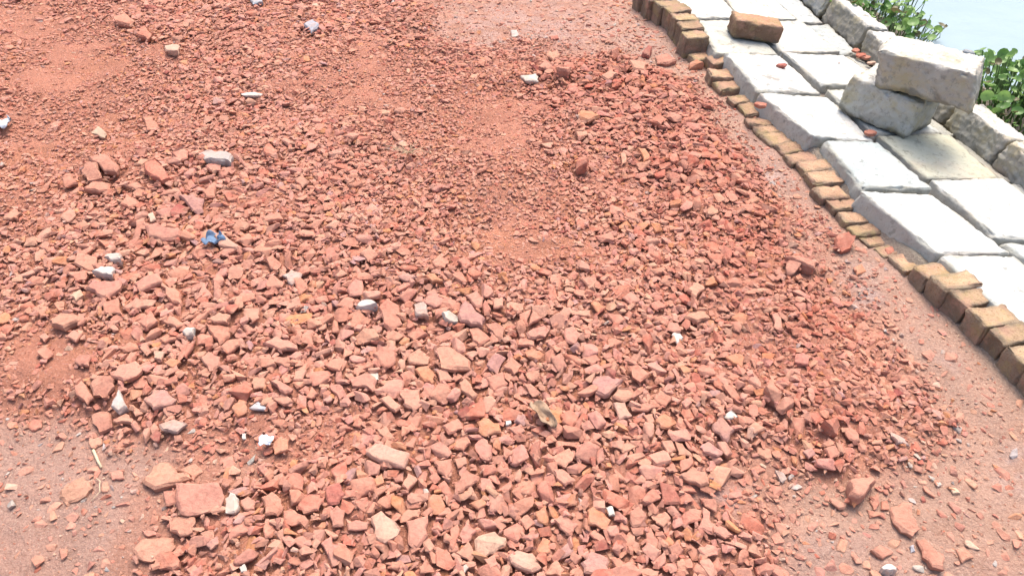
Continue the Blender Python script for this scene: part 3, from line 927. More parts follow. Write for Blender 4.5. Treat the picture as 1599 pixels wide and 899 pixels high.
t_(7, 'white', [(960,640),(1005,640),(1012,680),(985,690)], "small pale stone resting on a pink chip, centre left", "the small pale stone on a pink chip", 'stone')
t_(7, 'tan', [(325,700),(340,655),(400,670),(405,720),(340,735)])
t_(7, 'pink', [(425,690),(470,680),(555,740),(510,765)])
t_(7, 'peach', [(445,790),(510,765),(550,800),(500,820)])
t_(7, 'pink', [(550,690),(560,620),(625,630),(600,690)])
t_(7, 'brown', [(430,590),(450,560),(530,560),(530,615),(470,600)])
t_(7, 'orange', [(220,840),(260,785),(305,800),(300,860),(250,885)])
t_(7, 'blue', [(315,840),(360,795),(405,830),(400,845)], "bluish grey half-dome stone, lower left of centre", "the bluish half-dome stone", 'stone')
t_(7, 'salmon', [(610,780),(650,720),(690,760),(650,785)])
t_(7, 'pink', [(745,720),(800,705),(840,760),(800,790)])
t_(8, 'peach', [(-25,790),(30,755),(100,830),(65,860)], "smooth peach oval chip below centre left", "the peach oval chip")
t_(8, 'peach', [(80,740),(195,735),(205,820),(160,855),(110,820)], "large peach-orange chip right of the peach oval chip", "the large peach-orange chip")
t_(7, 'mauve', [(710,790),(750,760),(765,790),(730,810)])
t_(8, 'grey', [(160,270),(220,255),(245,350),(170,340)], "greyish tan squared chip near the centre", "the greyish squared chip")
t_(8, 'white', [(315,335),(350,305),(400,325),(395,380),(330,390)], "white cubic stone at the centre of the rubble", "the white cubic centre stone", 'stone', 0.032)
t_(8, 'mauve', [(400,310),(435,250),(545,360),(530,400),(470,390),(410,370)], "long mauve-brown pointed shard right of the white cubic stone", "the mauve pointed shard")
t_(8, 'salmon', [(450,410),(510,400),(575,465),(510,505),(480,480)])
t_(8, 'tan', [(285,520),(320,485),(470,580),(470,630),(310,625)], "largest flat tan-salmon slab in the centre, wedge shaped", "the central wedge slab")
t_(8, 'tan', [(120,560),(190,510),(250,560),(240,600),(140,600)])
t_(8, 'orange', [(160,620),(245,600),(275,660),(260,715),(220,700)])
t_(8, 'peach', [(285,640),(340,625),(375,680),(300,700)])
t_(8, 'mauve', [(550,610),(600,545),(655,565),(610,650),(570,630)], "upright greyish mauve chip with a dark underside, centre", "the greyish mauve chip")
t_(8, 'salmon', [(640,610),(680,560),(745,600),(700,655)])
t_(8, 'salmon', [(550,680),(640,645),(670,700),(590,745)])
t_(8, 'tan', [(400,700),(440,670),(505,770),(480,795),(410,740)])
t_(8, 'pink', [(440,230),(500,205),(545,240),(530,290),(500,305)])
t_(8, 'peach', [(580,250),(640,235),(645,290),(590,300)])
t_(8, 'salmon', [(725,330),(795,305),(770,385),(730,360)])
t_(8, 'salmon', [(802,312),(850,350),(778,390)])
t_(8, 'pink', [(765,430),(870,390),(890,415),(870,450),(780,460)])
t_(8, 'salmon', [(720,500),(740,450),(810,470),(810,500)])
t_(8, 'orange', [(755,530),(800,505),(860,545),(830,580),(770,560)])
t_(8, 'tan', [(745,640),(840,635),(835,670),(790,695)])
t_(8, 'brown', [(540,380),(600,380),(650,410),(640,455),(600,450)])
t_(8, 'pink', [(970,410),(1020,395),(1055,430),(1030,490),(980,480)])
t_(8, 'tan', [(1000,310),(1111,305),(1110,335),(1010,335)])
t_(8, 'tan', [(5,450),(50,415),(110,450),(80,470),(15,470)])
t_(8, 'salmon', [(120,440),(180,405),(240,440),(160,475)])
t_(8, 'mauve', [(70,120),(130,100),(185,140),(130,155)])
t_(8, 'orange', [(215,120),(270,100),(320,150),(260,160)])
t_(8, 'salmon', [(260,40),(290,10),(350,40),(330,80),(280,80)])
t_(8, 'salmon', [(390,50),(430,15),(475,60),(440,85)])
t_(8, 'salmon', [(90,660),(140,630),(185,680),(110,690)])
t_(8, 'peach', [(755,715),(790,705),(850,760),(800,770)])
t_(8, 'salmon', [(190,760),(240,725),(300,750),(250,795)])
t_(9, 'tan', [(570,345),(610,315),(690,310),(715,355),(650,380)], "flat tan stone with dark underside, right of centre", "the flat tan stone")
t_(9, 'white', [(510,440),(540,420),(575,460),(540,490)], "small white teardrop stone right of centre", "the white teardrop stone", 'stone')
t_(9, 'orange', [(800,560),(850,535),(900,560),(890,625),(840,600)], "orange-tan angular chunk at the right side of the rubble", "the orange-tan chunk")
t_(9, 'tan', [(1000,735),(1040,700),(1106,760),(1100,830),(1020,770)], "tan squared half-brick tilted at the right side of the rubble", "the tilted half-brick", 'chip', 0.04)
t_(9, 'mauve', [(85,690),(110,650),(250,690),(210,730),(150,780),(90,745)], "large lavender-grey flat shard right of the dried leaf", "the lavender-grey shard")
t_(9, 'salmon', [(285,610),(330,600),(390,650),(340,700),(300,670)])
t_(9, 'peach', [(190,780),(220,725),(300,735),(315,780),(260,800)])
t_(9, 'pale', [(195,810),(260,805),(300,880),(230,899)])
t_(9, 'brown', [(290,830),(380,805),(440,830),(380,855),(300,850)])
t_(9, 'salmon', [(415,770),(450,740),(515,775),(480,825),(420,800)])
t_(9, 'pink', [(1050,330),(1100,310),(1110,420),(1060,400)])
t_(9, 'orange', [(830,350),(870,320),(925,345),(890,390)])
t_(9, 'tan', [(590,200),(650,150),(690,190),(640,250)])
t_(9, 'pink', [(240,240),(300,205),(345,255),(290,275)])
t_(9, 'salmon', [(395,280),(440,255),(485,285),(430,310)])
t_(9, 'salmon', [(160,330),(230,330),(270,360),(210,390)])
t_(9, 'orange', [(75,270),(100,255),(160,300),(120,320)])
t_(9, 'salmon', [(30,560),(100,545),(130,580),(80,605)])
t_(9, 'salmon', [(20,140),(100,130),(130,170),(60,180)])
t_(9, 'red', [(700,0),(800,10),(770,70),(720,40)])
t_(10, 'cream', [(500,180),(540,150),(580,180),(570,205)], "small cream-yellow stone among fine grit, upper left", "the cream-yellow stone", 'stone')
t_(10, 'brown', [(440,390),(480,340),(540,350),(560,430),(480,440)])
t_(10, 'brown', [(480,310),(570,290),(650,360),(640,400),(570,390)], "large brownish orange chunk at left, leaning on another", "the brownish orange chunk")
t_(10, 'red', [(785,350),(840,320),(925,430),(880,445),(820,420)], "long brick red chunk over a dark gap, upper left", "the long red chunk")
t_(10, 'brown', [(690,470),(740,430),(790,480),(740,490)])
t_(10, 'salmon', [(655,570),(690,515),(765,555),(700,590)])
t_(10, 'mauve', [(970,530),(1050,520),(1110,540),(1100,600),(1070,615)], "blunt pinkish mauve chunk over a dark gap, left of centre", "the blunt mauve chunk")
t_(10, 'salmon', [(460,490),(520,440),(605,450),(600,490),(540,500)])
t_(10, 'pale', [(800,620),(830,605),(850,650),(820,665)], "small smooth pinkish white pebble left of centre", "the pinkish white pebble", 'stone')
t_(10, 'pink', [(790,690),(850,675),(990,710),(990,745),(880,760),(810,740)])
t_(10, 'brown', [(735,650),(790,640),(790,700),(745,705)])
t_(10, 'salmon', [(770,100),(830,95),(860,150),(800,165)])
t_(10, 'salmon', [(930,290),(1020,275),(1020,320),(970,335)])
t_(10, 'salmon', [(340,430),(390,415),(430,450),(360,470)])
t_(10, 'tan', [(20,640),(90,590),(130,615),(60,650)])
t_(11, 'grey', [(40,285),(80,265),(170,280),(230,310),(210,350),(160,345),(100,330),(70,330)], "long grey-white stone at upper left, the largest pale stone there", "the long grey-white stone", 'stone', 0.035)
t_(11, 'pink', [(75,350),(155,335),(160,385),(100,385)])
t_(11, 'red', [(385,270),(420,235),(465,270),(450,305),(400,300)])
t_(11, 'peach', [(555,430),(600,415),(640,445),(600,475)])
t_(11, 'pale', [(120,740),(170,720),(275,800),(250,810),(150,790)], "pale pointed chip under the blue rag scrap", "the pale pointed chip")
t_(11, 'pink', [(130,835),(180,800),(250,815),(180,845)])
t_(11, 'tan', [(215,690),(260,640),(320,680),(290,705)])
t_(11, 'salmon', [(380,640),(480,610),(495,645),(400,665)])
t_(11, 'tan', [(905,830),(965,790),(1010,840),(950,870)])
t_(11, 'salmon', [(60,500),(130,450),(135,530),(80,530)])
t_(11, 'pink', [(820,200),(870,165),(910,190),(870,215)])
t_(12, 'white', [(120,245),(215,220),(230,265),(150,265)], "flat white chip near the top edge of the rubble heap", "the flat white chip", 'stone')
t_(12, 'darkred', [(830,90),(870,55),(890,70),(880,110)], "dark red pointed chip on bare dirt, left of the sunken bricks", "the dark red pointed chip", 'chip', 0.04)
t_(12, 'brown', [(910,100),(980,95),(1035,140),(990,155),(920,145)], "flat brownish pink lump right of the dark red pointed chip", "the flat brownish lump")
t_(12, 'red', [(645,75),(690,70),(705,105),(670,120)], "small dark red chunk at the heap's far edge", "the small dark red chunk", 'chip', 0.04)
t_(12, 'tan', [(750,150),(850,150),(850,210),(780,200)])
t_(12, 'tan', [(270,105),(340,90),(350,120),(310,150)])
t_(12, 'brown', [(330,200),(370,160),(420,200),(400,235),(350,230)], "round brown lump above right of the flat white chip", "the round brown lump", 'chip', 0.045)
t_(12, 'brown', [(230,180),(270,140),(315,180),(280,200)])
t_(12, 'orange', [(440,470),(480,440),(540,450),(590,480),(520,500)])
t_(12, 'red', [(860,500),(930,460),(980,490),(940,530)])
t_(12, 'tan', [(590,240),(650,205),(690,230),(630,265)])
t_(12, 'red', [(440,750),(470,700),(520,740),(510,770),(450,790)], "red angular chunk standing out at the upper right slope", "the red angular chunk", 'chip', 0.045)
t_(12, 'tan', [(440,570),(500,555),(530,580),(460,595)])
t_(12, 'orange', [(1105,150),(1150,135),(1195,165),(1110,180)], "bright orange chip among the sunken edging bricks", "the orange chip by the bricks", 'chip', 0.035)
t_(12, 'peach', [(705,690),(720,670),(740,740),(710,770)])
t_(12, 'orange', [(800,650),(850,660),(880,710),(840,740)])
t_(0, 'red', [(1304,366),(1322,364),(1334,372),(1331,390),(1318,394),(1303,383)], "bright red-orange brick chip beside the sunken edging bricks", "the bright chip by the sunken bricks", 'chip', 0.035)
t_(0, 'orange', [(1332,417),(1346,413),(1352,424),(1338,430)])
t_(0, 'red', [(1381,388),(1394,385),(1397,394),(1385,398)])
t_(0, 'brown', [(1252,402),(1276,416),(1272,431),(1240,420),(1222,406)], "elongated brick chunk at the right edge of the heap", "the elongated edge chunk", 'chip', 0.04)
t_(0, 'pale', [(257,73),(268,72),(283,78),(280,88),(260,84)], "small grey stone near the top left of the rubble", "the small grey top-left stone", 'stone')
t_(0, 'white', [(377,151),(400,148),(412,151),(408,154),(383,154)], "thin white sliver of stone at upper left centre", "the thin white sliver", 'stone')
t_(0, 'blue', [(474,42),(490,37),(500,46),(486,54)], "bluish white scrap-like stone at the top, left of centre", "the bluish top stone", 'stone')
t_(0, 'blue', [(390,0),(408,0),(412,9),(396,12)], "bluish grey stone cut by the top edge", "the bluish stone at the top edge", 'stone')
t_(0, 'white', [(797,50),(808,48),(810,55),(799,57)], "small white stone on the bare patch at top centre", "the white stone on the bare patch", 'stone')
t_(0, 'darkred', [(857,56),(871,55),(873,61),(860,62)], "small dark red chip on the bare patch at top centre", "the dark red chip on the bare patch")
t_(0, 'salmon', [(180,30),(196,24),(212,36),(206,45),(186,42)])
t_(0, 'red', [(216,50),(226,44),(238,58),(232,66),(218,62)])

# ---- a chip with the traced plan
def chip_mesh(poly, h, seed, rounding=0.0):
    """poly: plan outline (n,2) about its centre; h: height. Broken, faceted solid with worn edges."""
    rs = random.Random(seed)
    P = [np.array(p) for p in poly]
    out = []
    n = len(P)
    size = np.max(np.ptp(np.array(P), axis=0))
    for i in range(n):
        a, b = P[i], P[(i + 1) % n]
        out.append(a)
        L = np.linalg.norm(b - a)
        k = 2 if L > size * 0.45 else (1 if L > size * 0.22 else 0)
        nrm = np.array(((b - a)[1], -(b - a)[0])) / max(L, 1e-6)
        for q in range(k):
            f = (q + 1) / (k + 1) + rs.uniform(-.08, .08)
            out.append(a * (1 - f) + b * f + nrm * rs.uniform(-0.05, 0.06) * size)
    out = np.array(out)
    m = len(out)
    c0 = out.mean(0)
    tilt = np.array((rs.uniform(-.5, .5), rs.uniform(-.5, .5))) * h / size * 1.2
    bm = bmesh.new()
    rings = []
    for s, z, jit in ((0.80, -0.60, .05), (0.98, -0.1, .03), (1.0, 0.22, .03), (0.84, 0.52, .05)):
        ring = []
        for q in range(m):
            p = c0 + (out[q] - c0) * (s + rs.uniform(-jit, jit))
            zz = z * h + rs.uniform(-.07, .07) * h * (z < 0.4)
            if z > 0: zz += np.dot(p - c0, tilt)
            ring.append(bm.verts.new((p[0], p[1], zz)))
        rings.append(ring)
    for a, b in zip(rings[:-1], rings[1:]):
        for q in range(m):
            r = (q + 1) % m
            bm.faces.new((a[q], a[r], b[r], b[q]))
    bm.faces.new(rings[0][::-1])
    # top: two or three broken planes meeting along chords
    top = rings[-1]
    i0 = rs.randrange(m); i1 = (i0 + m // 2 + rs.choice((-1, 0, 1))) % m
    if (i1 - i0) % m in (0, 1, m - 1): i1 = (i0 + m // 2) % m
    A_, B_ = top[i0].co.copy(), top[i1].co.copy()
    ch = np.array(((B_ - A_).x, (B_ - A_).y)); ch = ch / max(np.linalg.norm(ch), 1e-6)
    nn = np.array((-ch[1], ch[0]))
    fa, fb = rs.uniform(0.0, 0.25), rs.uniform(0.15, 0.75)
    for v in top:
        dd = np.dot(np.array((v.co.x - A_.x, v.co.y - A_.y)), nn) / size
        v.co.z -= h * ((fa if dd > 0 else fb) * abs(dd) * 1.6)
    def arc(a, b):
        L, q = [], a
        while True:
            L.append(top[q])
            if q == b: return L
            q = (q + 1) % m
    bm.faces.new(arc(i0, i1)); bm.faces.new(arc(i1, i0))
    bmesh.ops.recalc_face_normals(bm, faces=bm.faces)
    ee = [e for e in bm.edges if len(e.link_faces) == 2 and e.calc_face_angle(0) > 0.35]
    bmesh.ops.bevel(bm, geom=ee, offset=min(0.0028, h * 0.12) * (1 + rounding), segments=2, profile=0.6, affect='EDGES', clamp_overlap=True)
    bmesh.ops.triangulate(bm, faces=[f for f in bm.faces if len(f.verts) > 4])
    off = Vector((seed * 1.37, seed * 0.71, 0))
    for v in bm.verts:
        d = mnoise.noise_vector(v.co * 45 + off) * 0.0016 + mnoise.noise_vector(v.co * 140 + off) * 0.0006
        v.co += d
    me = bpy.data.meshes.new("brick_chip")
    bm.to_mesh(me); bm.free()
    return me

def jitter_col(c, amt, rs):
    k = 1 + rs.uniform(-amt, amt)
    c = np.array(c) * k
    c[1] *= 1 + rs.uniform(-amt, amt) * 0.35
    return c

def stamp(cx, cy, poly, ztop, z0, own=True):
    """raise the height grid where a stone lies"""
    x0, y0 = poly[:, 0].min() + cx, poly[:, 1].min() + cy
    x1, y1 = poly[:, 0].max() + cx, poly[:, 1].max() + cy
    i0, j0 = ij(x0, y0); i1, j1 = ij(x1, y1)
    i0, j0 = max(i0, 0), max(j0, 0); i1, j1 = min(i1 + 2, RAS.shape[0]), min(j1 + 2, RAS.shape[1])
    if i1 <= i0 or j1 <= j0: return
    xx, yy = GXX[i0:i1, j0:j1], GYY[i0:i1, j0:j1]
    m = in_poly(xx, yy, [(p[0] + cx, p[1] + cy) for p in poly])
    sub = RAS[i0:i1, j0:j1]
    sub[m] = np.maximum(sub[m], ztop)
    if own: OWN[i0:i1, j0:j1][m] = 1

CHIPS = []       # records for labels
for n, (tile, c, pts, lab, ref, kind, hh) in enumerate(T):
    ox, oy, s = TILES[tile]
    px = [(ox + a / s, oy + b / s) for a, b in pts]
    mx, my = np.mean([p[0] for p in px]), np.mean([p[1] for p in px])
    g = at(mx, my, 0.03)
    z0 = float(zsample(H0, g[0], g[1]))
    plan = np.array([at(a, b, z0 + 0.012)[:2] for a, b in px])
    dims = np.ptp(plan, axis=0)
    h = hh or float(np.clip(0.36 * min(dims.min(), dims.max() * .7), 0.008, 0.030))
    ctr = plan.mean(0)
    z0 = float(zsample(H0, ctr[0], ctr[1]))
    # the seen outline leans away by the stone's height: pull the plan back a little
    plan = np.array([at(a, b, z0 + h * 0.45)[:2] for a, b in px])
    ctr = plan.mean(0)
    poly = plan - ctr
    if hh:  # tall stones: the seen outline holds their height too
        sh = np.array((1.0, max(0.55, 1 - h * 0.55 / max(dims[1], 1e-3))))
        poly = poly * sh
    rs = random.Random(500 + n)
    me = chip_mesh(poly, h, 500 + n, 1.2 if kind == 'stone' else 0.2)
    me.name = "brick_chip" if kind == 'chip' else "pale_stone"
    base_c = np.array(COLS[c])
    if kind == 'chip': base_c = base_c * 0.68 + np.array(COLS['salmon']) * 0.32
    colr = jitter_col(base_c, 0.07, rs)
    paint(me, colr)
    sink = 0.30 if (zsample(SD, ctr[0], ctr[1]) > 0.02) else 0.05
    o = link(me.name, me, M_CHIP if kind == 'chip' else M_STONE, None, (ctr[0], ctr[1], z0 + (0.011 + h * 0.30 if sink > 0.1 else h * 0.28)))
    stamp(ctr[0], ctr[1], poly, z0 + (0.011 if sink > 0.1 else 0) + h * 0.75, z0)
    if kind == 'chip':
        tag(o, lab, "brick chip", "broken brick chips spread over the road")
    else:
        tag(o, lab, "stone", "pale stones among the brick chips")
    CHIPS.append(dict(o=o, px=(mx, my), size=max(np.ptp([p[0] for p in px]), np.ptp([p[1] for p in px])), c=c, lab=lab, ref=ref, kind=kind,
                      asp=dims.max() / max(dims.min(), 1e-3)))

# ------------------------------------------------------------------ chip fill
def hull_proto(npts, seed, bev):
    rs = np.random.default_rng(seed)
    bm = bmesh.new()
    k = rs.uniform(0.48, 1.0, 3); k[2] = rs.uniform(0.32, 0.70); k[0] = 1.0
    for _ in range(npts):
        p = rs.normal(size=3); p /= np.linalg.norm(p)
        p = np.sign(p) * np.abs(p) ** 0.75
        p *= rs.uniform(0.82, 1.0)
        bm.verts.new(p * k * 0.5)
    r = bmesh.ops.convex_hull(bm, input=bm.verts)
    bmesh.ops.delete(bm, geom=[v for v in bm.verts if not v.link_faces], context='VERTS')
    bmesh.ops.dissolve_limit(bm, angle_limit=0.30, verts=bm.verts, edges=bm.edges)
    if bev:
        bmesh.ops.bevel(bm, geom=list(bm.edges), offset=0.035, segments=1, profile=0.5, affect='EDGES', clamp_overlap=True)
        for v in bm.verts:
            v.co += mnoise.noise_vector(v.co * 5 + Vector((seed, 0, 0))) * 0.02
    bmesh.ops.triangulate(bm, faces=bm.faces)
    bmesh.ops.recalc_face_normals(bm, faces=bm.faces)
    bm.verts.index_update()
    V = np.array([v.co[:] for v in bm.verts], np.float32)
    F = np.array([[v.index for v in f.verts] for f in bm.faces], np.int32)
    bm.free()
    return V, F
PROTO_BIG = [hull_proto(9 + i % 9, 1000 + i, True) for i in range(64)]
PROTO_SMALL = [hull_proto(7 + i % 6, 2000 + i, False) for i in range(60)]
PROTO_GRIT = [hull_proto(7, 3000 + i, False) for i in range(12)]

PAL = [('salmon', .42), ('pink', .24), ('orange', .05), ('red', .11), ('brown', .06), ('tan', .05), ('peach', .05), ('mauve', .012), ('darkred', .008)]
PAL_N = [p[0] for p in PAL]; PAL_W = np.array([p[1] for p in PAL]); PAL_W /= PAL_W.sum()

def rotm(yaw, ax, ay):
    cy_, sy_ = math.cos(yaw), math.sin(yaw)
    cx_, sx_ = math.cos(ax), math.sin(ax)
    c2, s2 = math.cos(ay), math.sin(ay)
    Rz = np.array(((cy_, -sy_, 0), (sy_, cy_, 0), (0, 0, 1)))
    Rx = np.array(((1, 0, 0), (0, cx_, -sx_), (0, sx_, cx_)))
    Ry = np.array(((c2, 0, s2), (0, 1, 0), (-s2, 0, c2)))
    return Ry @ Rx @ Rz

# candidates over the road, denser with the rubble's own density
def candidates(n, seed):
    rg = np.random.default_rng(seed)
    x = rg.uniform(GX0 + .1, GX1 - .1, n); y = rg.uniform(GY0 + .1, GY1 - .15, n)
    px, py = proj(x, y, 0 * x)
    ok = (px > -160) & (px < 1760) & (py > -120) & (py < 1080) & (across(x, y) < -0.015)
    return x[ok], y[ok], px[ok], py[ok]

fill = []   # (V, F, colour, centre, px size, colour name, size)
def place_layer(n, smin, smax, seed, protos, allow, tiltmax, accept, power=2.2, sunk=False):
    rg = np.random.default_rng(seed)
    x, y, px, py = candidates(n, seed)
    sd = zsample(SD, x, y)
    fine = blob(px, py, FINE_PX); coarse = blob(px, py, COARSE_PX)
    ridge = blob(px, py, RIDGE_PX)
    acc = accept(x, y, sd, fine, coarse)
    keep = rg.random(len(x)) < acc
    x, y, px, py, sd, fine, coarse, ridge = [a[keep] for a in (x, y, px, py, sd, fine, coarse, ridge)]
    u = rg.random(len(x))
    size = smin + (smax - smin) * u ** power
    size = size * (1 - 0.38 * fine) * (1 + 0.10 * coarse)
    od = np.argsort(-size)
    cnt = 0
    for q in od:
        s = size[q]; r = s * 0.42
        i, j = ij(x[q], y[q]); k = max(1, int(r / CELL))
        i0, i1, j0, j1 = i - k, i + k + 1, j - k, j + k + 1
        if i0 < 0 or j0 < 0 or i1 > RAS.shape[0] or j1 > RAS.shape[1]: continue
        if OWN[i0:i1, j0:j1].mean() > allow: continue
        sub = RAS[i0:i1, j0:j1]
        zb = float(sub.mean() * 0.65 + sub.max() * 0.35)
        gxs = float(sub[:, -1].mean() - sub[:, 0].mean()) / (2 * k * CELL)
        gys = float(sub[-1].mean() - sub[0].mean()) / (2 * k * CELL)
        ax_ = math.atan(np.clip(gys, -.8, .8)) * 0.5 + rg.normal() * tiltmax
        ay_ = -math.atan(np.clip(gxs, -.8, .8)) * 0.5 + rg.normal() * tiltmax
        V, F = protos[rg.integers(len(protos))]
        M = rotm(rg.random() * 6.283, ax_, ay_)
        W = (V * s * np.array((1.14, 1, 0.85))) @ M.T
        hz = float(np.ptp(W[:, 2]))
        zc = zb + hz * (-0.10 if sunk else 0.20)
        cn = PAL_N[rg.choice(len(PAL_N), p=PAL_W)]
        if sunk and rg.random() < 0.75:
            cn = ['tan', 'tan', 'peach', 'pink', 'brown'][rg.integers(5)]
        elif sd[q] < 0.0 and rg.random() < 0.25:
            cn = ['tan', 'pale', 'peach', 'grey'][rg.integers(4)]
        elif rg.random() < 0.004:
            cn = ['pale', 'tan', 'grey'][rg.integers(3)]
        cc = np.array(COLS[cn]) * (1 + rg.uniform(-.10, .10)); cc[1] *= 1 + rg.uniform(-.05, .05)
        cc = cc * (1 - ridge[q] * np.array((0.10, 0.22, 0.24)))
        fill.append((W + np.array((x[q], y[q], zc)), F, cc, (x[q], y[q], zc), FPX * s / (y[q] * CP + (CAM_H) * SP), cn, s))
        top = zc + hz * 0.33
        rr = max(1, int(r * 0.8 / CELL))
        sub2 = RAS[i - rr:i + rr + 1, j - rr:j + rr + 1]
        yy, xx = np.mgrid[-rr:rr + 1, -rr:rr + 1]
        m = (xx * xx + yy * yy) <= rr * rr + 0.5
        sub2[m] = np.maximum(sub2[m], top)
        cnt += 1
        if allow < 0.6:
            OWN[i - rr:i + rr + 1, j - rr:j + rr + 1][m] = 1
    return cnt

in_rub = lambda x, y, sd, f, c: sstep(-0.06, 0.06, sd)
DUSTY_PX = [((60, 60), 150, 150), ((40, 230), 120, 90), ((560, 130), 60, 30), ((70, 560), 90, 60)]
def dusty(x, y):
    px, py = proj(x, y, 0 * x)
    return blob(px, py, DUSTY_PX)
n1 = place_layer(26000, 0.018, 0.030, 101, PROTO_SMALL, 0.20, 0.12, lambda x, y, sd, f, c: sstep(-0.05, 0.08, sd) * 0.25)
n2 = place_layer(70000, 0.030, 0.066, 102, PROTO_BIG, 0.20, 0.12, lambda x, y, sd, f, c: 0.85 * sstep(-0.05, 0.18, sd) * (1 - 0.85 * f) * (0.35 + 0.65 * c), 2.5)
n3 = place_layer(260000, 0.014, 0.036, 103, PROTO_SMALL, 0.42, 0.14, lambda x, y, sd, f, c: 0.9 * sstep(-0.10, 0.18, sd) * (1 - 0.5 * dusty(x, y)), 1.3)
n4 = place_layer(230000, 0.008, 0.018, 104, PROTO_SMALL, 0.58, 0.2, lambda x, y, sd, f, c: 0.85 * sstep(-0.24, 0.14, sd) * (1 - 0.6 * dusty(x, y)), 1.0)
# strays beyond the heap, and stones trodden into the dirt
def stray_zone(x, y, sd):
    px, py = proj(x, y, 0 * x)
    z = blob(px, py, [((1260, 800), 170, 110), ((160, 690), 130, 80), ((250, 830), 120, 80), ((1150, 170), 60, 60), ((1250, 330), 60, 70), ((1000, 40), 50, 40)])
    return (sd < 0.03) * (0.13 + 0.95 * np.exp(-np.abs(sd) / 0.18) + 0.9 * z)
n5 = place_layer(110000, 0.006, 0.032, 105, PROTO_SMALL, 0.1, 0.15, lambda x, y, sd, f, c: 0.5 * stray_zone(x, y, sd), 3.0)
n6 = place_layer(330000, 0.007, 0.040, 106, PROTO_BIG, 0.1, 0.10, lambda x, y, sd, f, c: 0.75 * stray_zone(x, y, sd), 2.6, sunk=True)
print("fill", n1, n2, n3, n4, n5)

# grit: tiny crumbs everywhere on the road
rg = np.random.default_rng(77)
x, y, px, py = candidates(170000, 201)
sd = zsample(SD, x, y); cl = fbm(x, y, 5, 3, 121)
strip = (sd < 0) & (x > 0.3)
keep = rg.random(len(x)) < np.where(sd > 0, 0.34, 0.05 + 0.38 * sstep(.42, .68, cl))
keep &= OWN[((y - GY0) / CELL).astype(int), ((x - GX0) / CELL).astype(int)] == 0
x, y, sd, strip = x[keep], y[keep], sd[keep], strip[keep]
gz = zsample(RAS, x, y)
gs = rg.uniform(0.0035, 0.0095, len(x)) * np.where(strip, 1.35, 1.0)
gV, gF, gC, off = [], [], [], 0
for q in range(len(x)):
    V, F = PROTO_GRIT[q % len(PROTO_GRIT)]
    W = (V * gs[q]) @ rotm(rg.random() * 6.28, rg.normal() * .4, rg.normal() * .4).T + np.array((x[q], y[q], gz[q] + gs[q] * 0.12))
    cn = PAL_N[rg.choice(len(PAL_N), p=PAL_W)]
    if strip[q] and rg.random() < 0.40: cn = ['pale', 'white', 'tan', 'cream'][rg.integers(4)]
    elif sd[q] < 0 and rg.random() < 0.35: cn = ['tan', 'pale', 'brown'][rg.integers(3)]
    gV.append(W); gF.append(F + off); off += len(V)
    gC.append(np.repeat((np.array(COLS[cn]) * rg.uniform(.82, 1.12))[None], len(V), 0))
gme = mesh_np("brick_grit", np.concatenate(gV), np.concatenate(gF), False, np.concatenate(gC))
tag(link("brick_grit", gme, M_CHIP), label="fine red brick grit and pale crumbs strewn over the dirt", cat="grit", kind="stuff")

# the fill chips that show largest become things, the rest one mass
vis = []
for k, f in enumerate(fill):
    pxx, pyy = proj(f[3][0], f[3][1], f[3][2])
    if 6 < pxx < 1593 and 6 < pyy < 893:
        vis.append((f[4], k))
vis.sort(reverse=True)
n_extra = 296 - sum(1 for c in CHIPS if c['kind'] == 'chip')
extra = set(k for _, k in vis[:max(0, n_extra)])
bV, bF, bC, off = [], [], [], 0
for k, (W, F, c, ctr, sp, cn, s) in enumerate(fill):
    if k in extra:
        me = mesh_np("brick_chip", W - np.array(ctr), F, False, c)
        o = link("brick_chip", me, M_CHIP, None, ctr)
        tag(o, None, "brick chip", "broken brick chips spread over the road")
        e = proj(*ctr)
        CHIPS.append(dict(o=o, px=(float(e[0]), float(e[1])), size=sp, c=cn, lab=None, ref=None, kind='chip', asp=1.2))
    else:
        bV.append(W); bF.append(F + off); off += len(W)
        bC.append(np.repeat(c[None], len(W), 0))
bme = mesh_np("brick_rubble", np.concatenate(bV), np.concatenate(bF), False, np.concatenate(bC))
tag(link("brick_rubble", bme, M_CHIP), label="mass of small crushed red brick covering the road", cat="brick rubble", kind="stuff")
print("chips", len(CHIPS), "rubble verts", off)

# ------------------------------------------------------------------ litter on the rubble
def surf(px, py):
    p = at(px, py, 0.03)
    z = float(zsample(RAS, p[0], p[1]))
    p = at(px, py, z)
    return np.array((p[0], p[1], float(zsample(RAS, p[0], p[1]))))

def tube_mesh(name, pts, r0, r1, colr, sides=6):
    V, F = [], []
    pts = [np.array(p, float) for p in pts]
    n = len(pts)
    for i, p in enumerate(pts):
        d = unit(pts[min(i + 1, n - 1)] - pts[max(i - 1, 0)])
        a = unit(np.cross(d, (0.13, 0.2, 1.0))); b = np.cross(d, a)
        r = r0 + (r1 - r0) * i / (n - 1)
        for k in range(sides):
            t = 2 * math.pi * k / sides
            V.append(p + (a * math.cos(t) + b * math.sin(t)) * r)
    for i in range(n - 1):
        for k in range(sides):
            F.append((i * sides + k, i * sides + (k + 1) % sides, (i + 1) * sides + (k + 1) % sides, (i + 1) * sides + k))
    F.append(tuple(range(sides))[::-1]); F.append(tuple((n - 1) * sides + k for k in range(sides)))
    return V, F

